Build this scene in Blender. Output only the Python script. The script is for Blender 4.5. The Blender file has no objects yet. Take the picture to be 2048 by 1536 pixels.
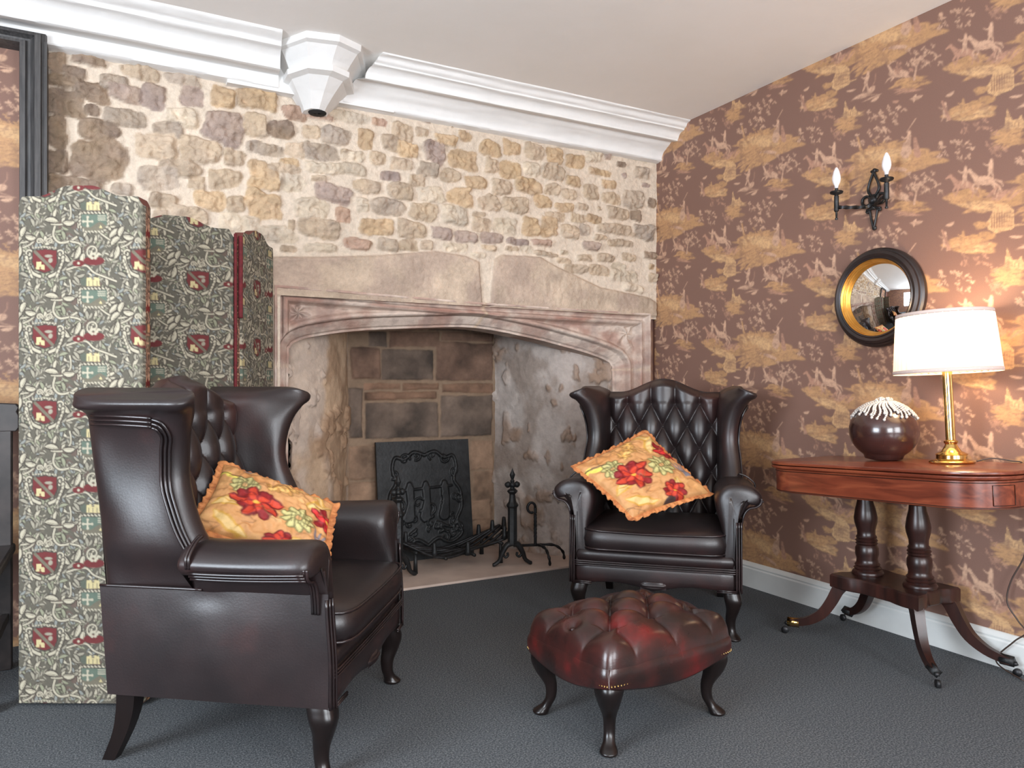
import bpy, math, random
import numpy as np
from mathutils import Vector, Matrix
C = bpy.context.scene.collection
PI = math.pi
rng = np.random.RandomState(7)
random.seed(7)

# ---------------------------------------------------------------- camera, world, light, exposure
cam_d = bpy.data.cameras.new('camera'); cam = bpy.data.objects.new('camera', cam_d); C.objects.link(cam)
cam_d.sensor_fit = 'HORIZONTAL'; cam_d.sensor_width = 36.0; cam_d.lens = 36.0*1480/2048
cam_d.clip_start = .05; cam_d.clip_end = 60
cam.location = (0, 0, 1.08); cam.rotation_euler = (PI/2, 0, math.radians(-28.3))
bpy.context.scene.camera = cam
sc = bpy.context.scene
sc.view_settings.view_transform = 'Standard'; sc.view_settings.look = 'None'
sc.view_settings.exposure = 0.0; sc.view_settings.gamma = 1.0; sc.view_settings.use_curve_mapping = False
w = bpy.data.worlds.new('world'); sc.world = w; w.use_nodes = True
bg = w.node_tree.nodes['Background']; bg.inputs[0].default_value = (.80, .88, 1.0, 1); bg.inputs[1].default_value = 1.6

def area(name, loc, rot, sx, sy, power, col):
    l = bpy.data.lights.new(name, 'AREA'); l.shape = 'RECTANGLE'; l.size = sx; l.size_y = sy; l.energy = power; l.color = col
    o = bpy.data.objects.new(name, l); C.objects.link(o); o.location = loc; o.rotation_euler = rot
    return o
# daylight standing in the window openings (left wall, and the wall behind the camera)
area('window_daylight_left', (-2.36, .95, 1.45), (0, -PI/2, 0), 1.5, 1.6, 165, (.80, .90, 1.0))
area('window_daylight_rear_left', (-.3, -2.31, 1.5), (PI/2, 0, 0), 1.7, 1.5, 165, (.90, .95, 1.0))
area('window_daylight_rear_right', (1.9, -2.31, 1.5), (PI/2, 0, 0), 1.3, 1.5, 95, (.93, .96, 1.0))
def point(name, loc, power, col, r):
    l = bpy.data.lights.new(name, 'POINT'); l.energy = power; l.color = col; l.shadow_soft_size = r
    o = bpy.data.objects.new(name, l); C.objects.link(o); o.location = loc; return o

# ---------------------------------------------------------------- helpers
def srgb(*c):
    o = []
    for v in c[:3]:
        v = v/255.0
        o.append(v/12.92 if v <= .04045 else ((v+.055)/1.055)**2.4)
    return tuple(o)+(1.0,)

def tag(o, label=None, cat=None, group=None, kind=None):
    if label: o['label'] = label
    if cat: o['category'] = cat
    if group: o['group'] = group
    if kind: o['kind'] = kind
    return o
def thing(name, label, cat, loc=(0, 0, 0), rz=0, group=None, rot=None):
    o = bpy.data.objects.new(name, None); C.objects.link(o); o.empty_display_size = .1
    o.location = loc; o.rotation_euler = rot if rot else (0, 0, rz)
    return tag(o, label, cat, group)

class MB:
    def __init__(s): s.v = []; s.f = []; s.n = 0; s.cols = []; s.hascol = False
    def add(s, V, F, col=None):
        V = np.asarray(V, float).reshape(-1, 3); s.v.append(V)
        for f in F: s.f.append(tuple(int(i)+s.n for i in f))
        if col is not None: s.hascol = True; s.cols.append(np.asarray(col, float).reshape(-1, 3))
        else: s.cols.append(np.ones((len(V), 3))*.5)
        s.n += len(V); return s
    def grid(s, P, cu=False, cv=False, col=None, flip=False):
        P = np.asarray(P, float); n, m = P.shape[:2]
        I = np.arange(n*m).reshape(n, m)
        if cu: I = np.vstack([I, I[:1]])
        if cv: I = np.hstack([I, I[:, :1]])
        q = np.stack([I[:-1, :-1], I[1:, :-1], I[1:, 1:], I[:-1, 1:]], -1).reshape(-1, 4)
        if flip: q = q[:, ::-1]
        return s.add(P.reshape(-1, 3), q.tolist(), col)
    def loft(s, R, cap0=True, cap1=True, flip=False):
        R = np.asarray(R, float); n, m = R.shape[:2]; b = s.n
        s.grid(R, cv=True, flip=flip)
        for k, on in ((0, cap0), (n-1, cap1)):
            if on:
                c = R[k].mean(0); i0 = s.n; s.add([c], [])
                r = b+k*m
                for j in range(m):
                    a, d = r+j, r+(j+1) % m
                    t = (a, d, i0) if (k == 0) != flip else (d, a, i0)
                    s.f.append(t)
        return s
    def box(s, c, d, R=None):
        c = np.array(c, float); d = np.array(d, float)/2
        V = np.array([[x, y, z] for x in (-1, 1) for y in (-1, 1) for z in (-1, 1)], float)*d
        if R is not None: V = V @ np.array(R).T
        return s.add(V+c, [(0, 1, 3, 2), (4, 6, 7, 5), (0, 4, 5, 1), (2, 3, 7, 6), (0, 2, 6, 4), (1, 5, 7, 3)])
    def lathe(s, prof, c=(0, 0, 0), n=32, ax=None, cap=True):
        R = []
        for r, z in prof:
            a = np.arange(n)*2*PI/n
            R.append(np.stack([r*np.cos(a), r*np.sin(a), np.full(n, z)], 1))
        R = np.array(R)
        if ax is not None:
            q = Vector((0, 0, 1)).rotation_difference(Vector(ax)).to_matrix(); R = R @ np.array(q).T
        return s.loft(R+np.array(c), cap, cap, flip=True)
    def tube(s, path, r, n=8, cap=True, squash=None):
        P = np.asarray(path, float); k = len(P); r = np.full(k, r) if np.isscalar(r) else np.asarray(r, float)
        T = np.gradient(P, axis=0); T /= np.linalg.norm(T, axis=1)[:, None]+1e-12
        up = np.array([0, 0, 1.]) if abs(T[0][2]) < .9 else np.array([1., 0, 0])
        N = np.cross(T[0], up); N /= np.linalg.norm(N); R = []
        a = np.arange(n)*2*PI/n
        for i in range(k):
            N = N-T[i]*(N@T[i]); N /= np.linalg.norm(N)+1e-12; B = np.cross(T[i], N)
            ca, sa = np.cos(a)*r[i], np.sin(a)*r[i]
            if squash: sa = sa*squash
            R.append(P[i]+np.outer(ca, N)+np.outer(sa, B))
        return s.loft(np.array(R), cap, cap, flip=True)
    def build(s, name, mat, parent=None, smooth=True, bevel=0, loc=None, rot=None, auto=None, seg=2):
        me = bpy.data.meshes.new(name); V = np.vstack(s.v) if s.v else np.zeros((0, 3))
        me.from_pydata(V.tolist(), [], s.f); me.update()
        if s.hascol:
            a = me.color_attributes.new('Col', 'FLOAT_COLOR', 'POINT')
            c = np.vstack(s.cols); c = np.hstack([c, np.ones((len(c), 1))]).astype(np.float32)
            a.data.foreach_set('color', c.ravel())
        me.polygons.foreach_set('use_smooth', [smooth]*len(me.polygons))
        if smooth and auto:
            me.set_sharp_from_angle(angle=math.radians(auto))
        o = bpy.data.objects.new(name, me); C.objects.link(o)
        if mat: me.materials.append(mat)
        if parent: o.parent = parent
        if loc is not None: o.location = loc
        if rot is not None: o.rotation_euler = rot
        if bevel:
            b = o.modifiers.new('bevel', 'BEVEL'); b.width = bevel; b.segments = seg; b.limit_method = 'ANGLE'; b.angle_limit = math.radians(40)
        return o

def cr(P, k, closed=False):
    """Catmull-Rom resample along axis 0, k sub-steps per span."""
    P = np.asarray(P, float); n = len(P)
    if closed: idx = lambda i: i % n; spans = n
    else: idx = lambda i: min(max(i, 0), n-1); spans = n-1
    out = []
    for i in range(spans):
        p0, p1, p2, p3 = P[idx(i-1)], P[idx(i)], P[idx(i+1)], P[idx(i+2)]
        for j in range(k):
            t = j/k
            out.append(.5*((2*p1)+(-p0+p2)*t+(2*p0-5*p1+4*p2-p3)*t*t+(-p0+3*p1-3*p2+p3)*t**3))
    if not closed: out.append(P[-1])
    return np.array(out)
def sloft(mb, rings, ku=3, kv=4, cap0=True, cap1=True, flip=False):
    R = np.asarray(rings, float)
    R = np.stack([cr(r, kv, True) for r in R])      # around
    R = cr(R, ku)                                    # along
    return mb.loft(R, cap0, cap1, flip)

def sm(x, a, b):
    t = np.clip((x-a)/(b-a), 0, 1); return t*t*(3-2*t)
def _hash(ix, iy, s):
    h = (ix.astype(np.int64)*374761393+iy.astype(np.int64)*668265263+s*974634777) & 0xffffffff
    h = ((h ^ (h >> 13))*1274126177) & 0xffffffff
    return ((h ^ (h >> 16)) & 0xffff)/65535.0
def vnoise(x, y, s=0):
    ix = np.floor(x); iy = np.floor(y); fx = x-ix; fy = y-iy; fx = fx*fx*(3-2*fx); fy = fy*fy*(3-2*fy)
    ix = ix.astype(int); iy = iy.astype(int)
    a = _hash(ix, iy, s); b = _hash(ix+1, iy, s); c = _hash(ix, iy+1, s); d = _hash(ix+1, iy+1, s)
    return (a*(1-fx)+b*fx)*(1-fy)+(c*(1-fx)+d*fx)*fy
def fbm(x, y, o=4, s=0):
    r = 0; a = .5
    for i in range(o): r = r+a*vnoise(x*2**i, y*2**i, s+i*17); a *= .5
    return r/(1-.5**o)

# ---------------------------------------------------------------- materials (node based)
def mat(name, col=(.5, .5, .5, 1), rough=.5, metal=0, spec=.5, coat=0):
    m = bpy.data.materials.new(name); m.use_nodes = True; b = m.node_tree.nodes['Principled BSDF']
    b.inputs['Base Color'].default_value = col; b.inputs['Roughness'].default_value = rough; b.inputs['Metallic'].default_value = metal
    b.inputs['Specular IOR Level'].default_value = spec
    if coat: b.inputs['Coat Weight'].default_value = coat; b.inputs['Coat Roughness'].default_value = .15
    return m
def nt(m): t = m.node_tree; return t, t.nodes, t.links, t.nodes['Principled BSDF']
def noise(N, L, scale, detail=4, rough=.55, stretch=None, dist=0):
    tc = N.new('ShaderNodeTexCoord'); n = N.new('ShaderNodeTexNoise'); n.inputs['Scale'].default_value = scale
    n.inputs['Detail'].default_value = detail; n.inputs['Roughness'].default_value = rough; n.inputs['Distortion'].default_value = dist
    if stretch:
        mp = N.new('ShaderNodeMapping'); mp.inputs['Scale'].default_value = stretch; L.new(tc.outputs['Object'], mp.inputs[0]); L.new(mp.outputs[0], n.inputs['Vector'])
    else: L.new(tc.outputs['Object'], n.inputs['Vector'])
    return n
def ramp(N, L, src, stops):
    r = N.new('ShaderNodeValToRGB'); e = r.color_ramp.elements
    while len(e) < len(stops): e.new(.5)
    for i, (p, c) in enumerate(stops): e[i].position = p; e[i].color = c
    L.new(src, r.inputs[0]); return r
def bump(N, L, b, src, strength=.3, dist=.01):
    bp = N.new('ShaderNodeBump'); bp.inputs['Strength'].default_value = strength; bp.inputs['Distance'].default_value = dist
    L.new(src, bp.inputs['Height'])
    if b.inputs['Normal'].links: L.new(b.inputs['Normal'].links[0].from_socket, bp.inputs['Normal'])
    L.new(bp.outputs[0], b.inputs['Normal']); return bp
def noisy(name, stops, scale=6, rough=.6, bs=None, metal=0, spec=.5, detail=5, stretch=None, dist=0, coat=0, rr=None):
    m = mat(name, rough=rough, metal=metal, spec=spec, coat=coat); t, N, L, b = nt(m)
    n = noise(N, L, scale, detail, stretch=stretch, dist=dist); r = ramp(N, L, n.outputs['Fac'], stops); L.new(r.outputs[0], b.inputs['Base Color'])
    if bs:
        n2 = noise(N, L, bs[0], 4, stretch=None if len(bs) < 4 else bs[3]); bump(N, L, b, n2.outputs['Fac'], bs[1], bs[2])
    if rr:
        n3 = noise(N, L, rr[0], 3); mr = N.new('ShaderNodeMapRange'); mr.inputs[3].default_value = rr[1]; mr.inputs[4].default_value = rr[2]
        L.new(n3.outputs['Fac'], mr.inputs[0]); L.new(mr.outputs[0], b.inputs['Roughness'])
    return m
def vcol(name, rough=.8, bs=None, spec=.3, var=None):
    """pigment pattern read from the mesh's colour attribute, with node noise over it"""
    m = mat(name, rough=rough, spec=spec); t, N, L, b = nt(m)
    a = N.new('ShaderNodeAttribute'); a.attribute_name = 'Col'; src = a.outputs['Color']
    if var:
        n = noise(N, L, var[0], 6, .65); mr = N.new('ShaderNodeMapRange'); mr.inputs[1].default_value = .25; mr.inputs[2].default_value = .75
        mr.inputs[3].default_value = 1-var[1]; mr.inputs[4].default_value = 1+var[1]; L.new(n.outputs['Fac'], mr.inputs[0])
        mx = N.new('ShaderNodeVectorMath'); mx.operation = 'SCALE'; L.new(src, mx.inputs[0]); L.new(mr.outputs[0], mx.inputs['Scale']); src = mx.outputs[0]
    L.new(src, b.inputs['Base Color'])
    if bs:
        n2 = noise(N, L, bs[0], 6, .6); bump(N, L, b, n2.outputs['Fac'], bs[1], bs[2])
    return m
S = srgb
M_stone = vcol('rubble_stone', .9, (60, .55, .012), .2, (45, .16))
M_carved = vcol('carved_stone', .85, (70, .45, .008), .25, (30, .14))
M_paper = vcol('toile_wallpaper', .62, None, .35, (320, .10))
M_tapestry = vcol('tapestry', .9, (900, .5, .002), .15, (700, .22))
M_chintz = vcol('floral_chintz', .6, (60, .35, .006), .35, (90, .08))
M_frill = noisy('cushion_frill', [(.3, S(150, 84, 44)), (.6, S(196, 128, 74))], 40, .8, (90, .5, .004))
M_white = noisy('white_paint', [(.35, S(222, 220, 217)), (.65, S(230, 228, 225))], 5, .65, (22, .35, .006))
M_ceil = noisy('ceiling_paint', [(.35, S(235, 230, 224)), (.65, S(239, 234, 229))], 2, .9, (14, .12, .01))
M_base = noisy('skirting_paint', [(.4, S(206, 208, 206)), (.6, S(214, 216, 214))], 5, .4)
M_carpet = noisy('carpet', [(.36, S(62, 65, 68)), (.5, S(85, 88, 91)), (.64, S(114, 116, 118))], 190, .98, (260, .6, .006), spec=.1, detail=6)
M_leather = noisy('oxblood_leather', [(.30, S(24, 19, 20)), (.55, S(36, 25, 25)), (.80, S(64, 34, 31))], 3.2, .33, (170, .14, .002), spec=.62, rr=(7, .32, .46))
M_stool = noisy('antiqued_red_leather', [(.42, S(36, 22, 20)), (.56, S(60, 27, 24)), (.74, S(112, 26, 26))], 5.5, .28, (150, .12, .002), spec=.6, rr=(9, .22, .36))
M_pipe = noisy('leather_piping', [(.3, S(20, 15, 16)), (.7, S(42, 28, 28))], 9, .28, spec=.7)
M_leg = noisy('dark_stained_leg', [(.3, S(13, 11, 11)), (.7, S(28, 18, 16))], 9, .3, spec=.5, stretch=(1, 1, .2))
M_mahog = noisy('mahogany', [(.25, S(72, 30, 20)), (.5, S(112, 52, 34)), (.75, S(142, 74, 48))], 5, .28, spec=.5, stretch=(6, .7, 6), dist=.8, coat=.3)
M_mahogd = noisy('dark_mahogany', [(.3, S(28, 17, 15)), (.7, S(58, 30, 24))], 8, .32, spec=.5, stretch=(3, 3, .5))
M_inlay = noisy('inlay_line', [(.3, S(40, 20, 14)), (.7, S(60, 30, 20))], 8, .35)
M_iron = noisy('black_iron', [(.3, S(22, 23, 24)), (.7, S(44, 45, 46))], 20, .5, (60, .5, .003), metal=.3, spec=.5)
M_ironw = noisy('wrought_iron', [(.3, S(26, 26, 27)), (.7, S(60, 60, 62))], 30, .42, (50, .3, .002), metal=.6)
M_brass = noisy('polished_brass', [(.3, S(214, 178, 104)), (.7, S(236, 206, 140))], 12, .16, metal=1)
M_gilt = noisy('gilt_rim', [(.3, S(190, 128, 48)), (.7, S(226, 168, 84))], 14, .32, metal=.85)
M_ebony = noisy('ebonised_wood', [(.3, S(26, 20, 20)), (.7, S(52, 40, 38))], 7, .35, spec=.5)
M_oak = noisy('dark_oak', [(.3, S(46, 45, 46)), (.7, S(78, 76, 75))], 12, .5, (60, .3, .003), stretch=(8, 8, .6))
M_carvoak = noisy('carved_dark_oak', [(.3, S(24, 20, 20)), (.7, S(56, 48, 46))], 14, .4)
M_mirror = mat('mirror_glass', (.93, .94, .94, 1), .015, 1)
M_bead = mat('crystal_beads', S(196, 190, 184), .2, 0, .9)
M_globe = noisy('dark_lacquer', [(.3, S(44, 26, 24)), (.7, S(70, 42, 38))], 4, .22, spec=.55, coat=.5)
M_hearth = noisy('hearth_slab', [(.3, S(178, 158, 146)), (.7, S(204, 184, 170))], 5, .7, (40, .3, .003))
M_cable = mat('cable', S(60, 46, 40), .5)
M_red = noisy('red_braid', [(.3, S(84, 24, 30)), (.7, S(118, 34, 40))], 60, .8)
M_bulb = mat('frosted_bulb', S(238, 232, 232), .15, 0, .6)
M_hole_shade = mat('cavity_shade', S(24, 22, 22), .9)  # near-black colour standing in for the shade inside a hole
M_soot = M_iron
def glow(name, col, e, base):
    m = mat(name, base, .6); b = m.node_tree.nodes['Principled BSDF']
    b.inputs['Emission Color'].default_value = col; b.inputs['Emission Strength'].default_value = e; return m

# ---------------------------------------------------------------- small rasteriser for woven / printed pigment patterns
class Tile:
    def __init__(s, W, H, cell, base, drop=0):
        s.W, s.H, s.c, s.drop = W, H, cell, drop
        s.nx, s.ny = int(round(W/cell)), int(round(H/cell))
        s.X, s.Y = np.meshgrid((np.arange(s.nx)+.5)*W/s.nx, (np.arange(s.ny)+.5)*H/s.ny, indexing='ij')
        s.img = np.ones((s.nx, s.ny, 3))*np.array(base[:3])
    def _offs(s):
        if s.drop is None: return [(0, 0)]
        return [(i*s.W, j*s.H-i*s.drop) for i in (-1, 0, 1) for j in (-2, -1, 0, 1, 2)]
    def paint(s, mk, col, a=1.0):
        mk = np.clip(mk, 0, 1)[..., None]*a; s.img = s.img*(1-mk)+np.array(col[:3])*mk
    def ell(s, x, y, rx, ry, col, rot=0, a=1):
        c, d = math.cos(rot), math.sin(rot); m = np.zeros_like(s.X)
        for ox, oy in s._offs():
            R = max(rx, ry)+s.c*2
            if x+ox < -R or x+ox > s.W+R or y+oy < -R or y+oy > s.H+R: continue
            dx, dy = s.X-x-ox, s.Y-y-oy; u, v = dx*c+dy*d, -dx*d+dy*c
            q = np.sqrt((u/rx)**2+(v/ry)**2); m = np.maximum(m, np.clip((1-q)*min(rx, ry)/s.c+.5, 0, 1))
        s.paint(m, col, a)
    def stroke(s, pts, w, col, a=1):
        m = np.zeros_like(s.X); pts = np.asarray(pts, float); n = len(pts); ws = np.full(n, w) if np.isscalar(w) else np.asarray(w)
        lo, hi = pts.min(0)-ws.max(), pts.max(0)+ws.max()
        for ox, oy in s._offs():
            if hi[0]+ox < 0 or lo[0]+ox > s.W or hi[1]+oy < 0 or lo[1]+oy > s.H: continue
            for i in range(n-1):
                p, q = pts[i]+(ox, oy), pts[i+1]+(ox, oy); d = q-p; L2 = d@d+1e-12
                t = np.clip(((s.X-p[0])*d[0]+(s.Y-p[1])*d[1])/L2, 0, 1)
                D = np.hypot(s.X-p[0]-t*d[0], s.Y-p[1]-t*d[1]); ww = (ws[i]*(1-t)+ws[i+1]*t)/2
                m = np.maximum(m, np.clip((ww-D)/s.c+.5, 0, 1))
        s.paint(m, col, a)
    def poly(s, pts, col, a=1):
        pts = np.asarray(pts, float); m = np.zeros_like(s.X); n = len(pts); lo, hi = pts.min(0), pts.max(0)
        for ox, oy in s._offs():
            if hi[0]+ox < 0 or lo[0]+ox > s.W or hi[1]+oy < 0 or lo[1]+oy > s.H: continue
            ins = np.zeros_like(s.X, bool)
            for i in range(n):
                x1, y1 = pts[i]+(ox, oy); x2, y2 = pts[(i+1) % n]+(ox, oy)
                if y1 == y2: continue
                cnd = ((s.Y >= min(y1, y2)) & (s.Y < max(y1, y2))); xi = x1+(s.Y-y1)*(x2-x1)/(y2-y1)
                ins ^= cnd & (s.X < xi)
            m = np.maximum(m, ins)
        s.paint(m, col, a)
    def leaf(s, x, y, l, wd, ang, col, dark=None):
        t = np.linspace(0, 1, 6); pts = np.stack([x+math.cos(ang)*l*t-math.sin(ang)*wd*.3*np.sin(t*PI), y+math.sin(ang)*l*t+math.cos(ang)*wd*.3*np.sin(t*PI)], 1)
        if dark is not None: s.stroke(pts, wd*(1.5*np.sin(t*PI)**.7+.35), dark)
        s.stroke(pts, wd*(np.sin(t*PI)**.7+.1), col)
    def sample(s, u, v):
        k = np.floor(u/s.W) if s.drop is not None else 0*u
        x = (u-k*s.W)/s.W*s.nx-.5; y = (v+k*(s.drop or 0))
        y = (y/s.H*s.ny-.5)
        if s.drop is None: x = np.clip(x, 0, s.nx-1.001); y = np.clip(y, 0, s.ny-1.001)
        ix = np.floor(x).astype(int); iy = np.floor(y).astype(int); fx = (x-ix)[..., None]; fy = (y-iy)[..., None]
        g = lambda a, b: s.img[np.clip(a, 0, s.nx-1), b % s.ny if s.drop is not None else np.clip(b, 0, s.ny-1)]
        return (g(ix, iy)*(1-fx)+g(ix+1, iy)*fx)*(1-fy)+(g(ix, iy+1)*(1-fx)+g(ix+1, iy+1)*fx)*fy
# ---------------------------------------------------------------- room shell
RX, BY, CZ = 3.0, 3.66, 2.64
def wallbox(name, boxes, m):
    mb = MB()
    for c, d in boxes: mb.box(c, d)
    return tag(mb.build(name, m, smooth=False), kind='structure')
fl_ = MB(); fl_.box((.3, 1.0, -.05), (5.6, 7.2, .1)); tag(fl_.build('floor', M_carpet, smooth=False), kind='structure')
ce = MB(); ce.box((.3, .63, CZ+.05), (5.6, 6.3, .1)); tag(ce.build('ceiling', M_ceil, smooth=False), kind='structure')
M_plain = noisy('plain_brown_paper', [(.42, S(124, 92, 80)), (.58, S(150, 112, 88))], 9, .7)
# left wall with a window opening, wall behind the camera with two
wallbox('wall_left', [((-2.45, -1.15, 1.32), (.1, 2.6, 2.64)), ((-2.45, 2.75, 1.32), (.1, 2.1, 2.64)), ((-2.45, .93, .31), (.1, 1.56, .62)), ((-2.45, .93, 2.46), (.1, 1.56, .36))], M_plain)
wallbox('wall_rear', [((-1.8, -2.4, 1.32), (1.3, .1, 2.64)), ((.9, -2.4, 1.32), (.7, .1, 2.64)), ((2.8, -2.4, 1.32), (.5, .1, 2.64)), ((-.3, -2.4, .36), (1.7, .1, .72)), ((1.9, -2.4, .36), (1.3, .1, .72)), ((-.3, -2.4, 2.46), (1.7, .1, .36)), ((1.9, -2.4, 2.46), (1.3, .1, .36))], M_plain)
def window(n, c, wx, hz, alongx):
    mb = MB()
    for k in (-1, 0, 1):
        for (o, d) in (((k*(wx-.06)/2, 0), (.06, hz)), ((0, k*(hz-.06)/2), (wx, .05))):
            cc = (c[0]+(o[0] if alongx else 0), c[1]+(0 if alongx else o[0]), c[2]+o[1])
            dd = (d[0], .05, d[1]) if alongx else (.05, d[0], d[1])
            mb.box(cc, dd)
    tag(mb.build('window_%d' % n, M_white, smooth=False), kind='structure')
window(1, (-2.44, .93, 1.45), 1.56, 1.66, False); window(2, (-.3, -2.4, 1.5), 1.7, 1.56, True); window(3, (1.9, -2.4, 1.5), 1.3, 1.56, True)

# ---- printed toile wallpaper: pigment tile, half drop
def toile():
    c = lambda *a: np.array(S(*a)[:3])
    base = c(126, 95, 83); T = Tile(.71, .53, .0030, base, -.046)
    G1, G2, P1, P2, D = c(184, 142, 102), c(201, 161, 118), c(196, 158, 132), c(176, 134, 112), c(138, 100, 82)
    r = np.random.RandomState(3)
    X = lambda v: .30+v*.71/1050; Y = lambda v: .12+v*.53/920
    def blob(x, y, w, h, col, n=26, a=1, ang=-.25):
        for i in range(n):
            t, q = r.uniform(-1, 1), r.uniform(-1, 1)
            if abs(t)**1.6+abs(q)**1.4 > 1.05: continue
            T.ell(X(x+t*w/2), Y(y+q*h/2), w*.00068*r.uniform(.12, .3), h*.0005*r.uniform(.1, .22), col*r.uniform(.86, 1.1), ang+r.uniform(-.25, .25), a)
    def hatch(x, y, w, h, n=24, ang=-.3):
        for i in range(n):
            px, py = x+r.uniform(-.5, .5)*w, y+r.uniform(-.5, .5)*h; l = r.uniform(20, 60)
            T.stroke([(X(px), Y(py)), (X(px+l*.5), Y(py+l*.5*ang-4)), (X(px+l), Y(py+l*ang))], .0022, D, .6)
    def sprig(x, y, w, h, n, col=P1):
        for i in range(n):
            px, py = x+r.uniform(-.5, .5)*w, y+r.uniform(-.5, .5)*h
            for k in range(5):
                T.leaf(X(px+r.uniform(-12, 12)), Y(py+r.uniform(-10, 10)), .011, .0052, r.uniform(0, 6.28), col*r.uniform(.85, 1.08))
            if r.rand() < .5: T.stroke([(X(px), Y(py)), (X(px+r.uniform(-30, 30)), Y(py+r.uniform(10, 40)))], .0018, col*.9)
    def st(pts, wd, col): T.stroke([(X(a), Y(b)) for a, b in pts], np.array(wd)*.00064 if not np.isscalar(wd) else wd*.00064, col)
    def pg(pts, col): T.poly([(X(a), Y(b)) for a, b in pts], col)
    def horse(x, y, s, col, fl=1):
        q = lambda L: [(x+a*s*fl, y+b*s) for a, b in L]
        T.ell(X(x), Y(y), 48*s*.00066, 24*s*.0006, col, -.1)
        st(q([(-35, -8), (-58, -38), (-66, -50)]), [30*s, 20*s, 16*s], col); st(q([(-64, -50), (-88, -30)]), [16*s, 9*s], col)
        for L in ([(-34, 12), (-52, 40), (-44, 66)], [(-24, 14), (-30, 46), (-40, 74)], [(34, 10), (52, 40), (44, 74)], [(40, 6), (70, 30), (78, 66)]): st(q(L), [15*s, 8*s, 6*s], col)
        st(q([(46, -8), (74, 0), (84, 22)]), [8*s, 12*s, 4*s], col*.93)
    def man(x, y, s, col, lean=0):
        st([(x, y-10*s), (x+lean, y-62*s)], [30*s, 26*s], col*1.03); T.ell(X(x+lean*1.3), Y(y-84*s), 9*s*.0007, 11*s*.0007, col*1.08)
        st([(x+lean, y-60*s), (x+lean-26*s, y-44*s), (x+lean-44*s, y-56*s)], [11*s, 9*s, 6*s], col)
        st([(x, y-12*s), (x-12*s, y+30*s), (x-22*s, y+50*s)], [17*s, 11*s, 8*s], col*.96); st([(x, y-12*s), (x+16*s, y+28*s), (x+14*s, y+52*s)], [17*s, 11*s, 8*s], col)
    # boar hill
    blob(370, 630, 520, 170, G1, 70); blob(330, 620, 300, 120, G2, 40); blob(240, 740, 420, 120, G1, 55, ang=-.5); blob(160, 850, 190, 60, G1, 22, ang=-.7)
    blob(560, 610, 220, 60, G1, 26); hatch(330, 640, 460, 150, 36); hatch(250, 750, 360, 100, 22, -.5)
    T.ell(X(360), Y(618), .052, .021, G2*1.05); T.ell(X(420), Y(700), .042, .009, P1)
    for k in range(5): st([(330+k*36, 700), (318+k*38, 718)], [8, 5], P1)
    sprig(300, 520, 200, 70, 8, G1*1.02); st([(130, 470), (150, 560), (220, 660)], [14, 22, 40], G1)
    sprig(150, 470, 130, 110, 8)
    # standing figure beside the hill
    man(490, 520, 1.15, P1, 6); st([(478, 520), (470, 580)], [52, 66], P1*.95); st([(535, 470), (552, 580)], [22, 50], P2); st([(480, 420), (540, 320)], 5, P1)
    # riders
    blob(-150, 800, 260, 130, G1, 40); blob(-130, 830, 220, 70, G2, 20); hatch(-160, 810, 230, 100, 20)
    horse(-215, 700, 1.15, P2); horse(-95, 660, 1.25, P1*1.02); man(-205, 660, .95, P1, 4); man(-60, 600, .95, P1*1.05, 4)
    T.ell(X(-130), Y(850), .042, .009, G2*1.1)
    blob(0, 740, 170, 50, P2, 14, ang=-.7); st([(-30, 780), (-10, 700)], 5, P1)
    # castle
    pg([(-70, 70), (-90, 30), (-60, -10), (-45, -70), (-20, -110), (10, -100), (30, -115), (66, -80), (68, 40), (-30, 90)], G2)
    for k in range(9): st([(-50+k*13, -60+abs(k-4)*8), (-52+k*13, 60-k*3)], 3.5, D)
    for k in range(4): st([(-60, -40+k*30), (64, -62+k*28)], 2.5, D)
    blob(-110, 50, 110, 60, G1*.95, 14); st([(70, 20), (120, 5)], [12, 4], G2)
    # archer
    blob(205, 140, 210, 46, P1, 16); man(190, 50, 1.05, P1, 14); T.ell(X(230), Y(95), .024, .012, P1, -.7)
    st([(230, 90), (260, 20), (262, -30)], 4, P2)
    # deer with small hill and tree
    T.ell(X(425), Y(-20), .047, .017, P1, .02); st([(380, -30), (362, -70), (352, -86)], [26, 16, 12], P1)
    for L in ([(360, -88), (378, -110), (410, -116)], [(368, -96), (366, -120)], [(384, -108), (388, -130)]): st(L, 4, P1)
    for L in ([(388, 0), (350, 20), (332, 50)], [(394, 4), (372, 34)], [(466, 0), (490, 30), (480, 60)], [(474, -6), (512, 20)]): st(L, [12, 7, 5][:len(L)], P1)
    blob(500, 60, 230, 80, G1*.97, 30); blob(440, 110, 170, 36, P2, 10); hatch(500, 70, 180, 60, 14)
    st([(530, 30), (545, -60), (580, -140)], [16, 10, 5], P1); st([(545, -60), (500, -110)], [8, 4], P1); sprig(560, -130, 150, 120, 9)
    # birds, islet house
    T.leaf(X(500), Y(175), .06, .014, -.25, P1); T.leaf(X(545), Y(140), .035, .012, 1.9, P1); T.leaf(X(380), Y(190), .032, .011, -.1, P2); T.leaf(X(225), Y(185), .05, .012, -.5, P1)
    T.leaf(X(40), Y(98), .05, .009, -.15, P1); T.leaf(X(-320), Y(80), .04, .012, -.5, P1)
    pg([(16, 300), (30, 170), (58, 250), (90, 240), (104, 215), (118, 255), (150, 270), (146, 300)], G2); blob(70, 300, 200, 30, G2, 14); blob(60, 360, 190, 90, G1, 28); blob(20, 420, 120, 40, G1, 12, ang=-.7)
    for k in range(6): st([(40+k*17, 262), (38+k*17, 292)], 3, D)
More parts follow.
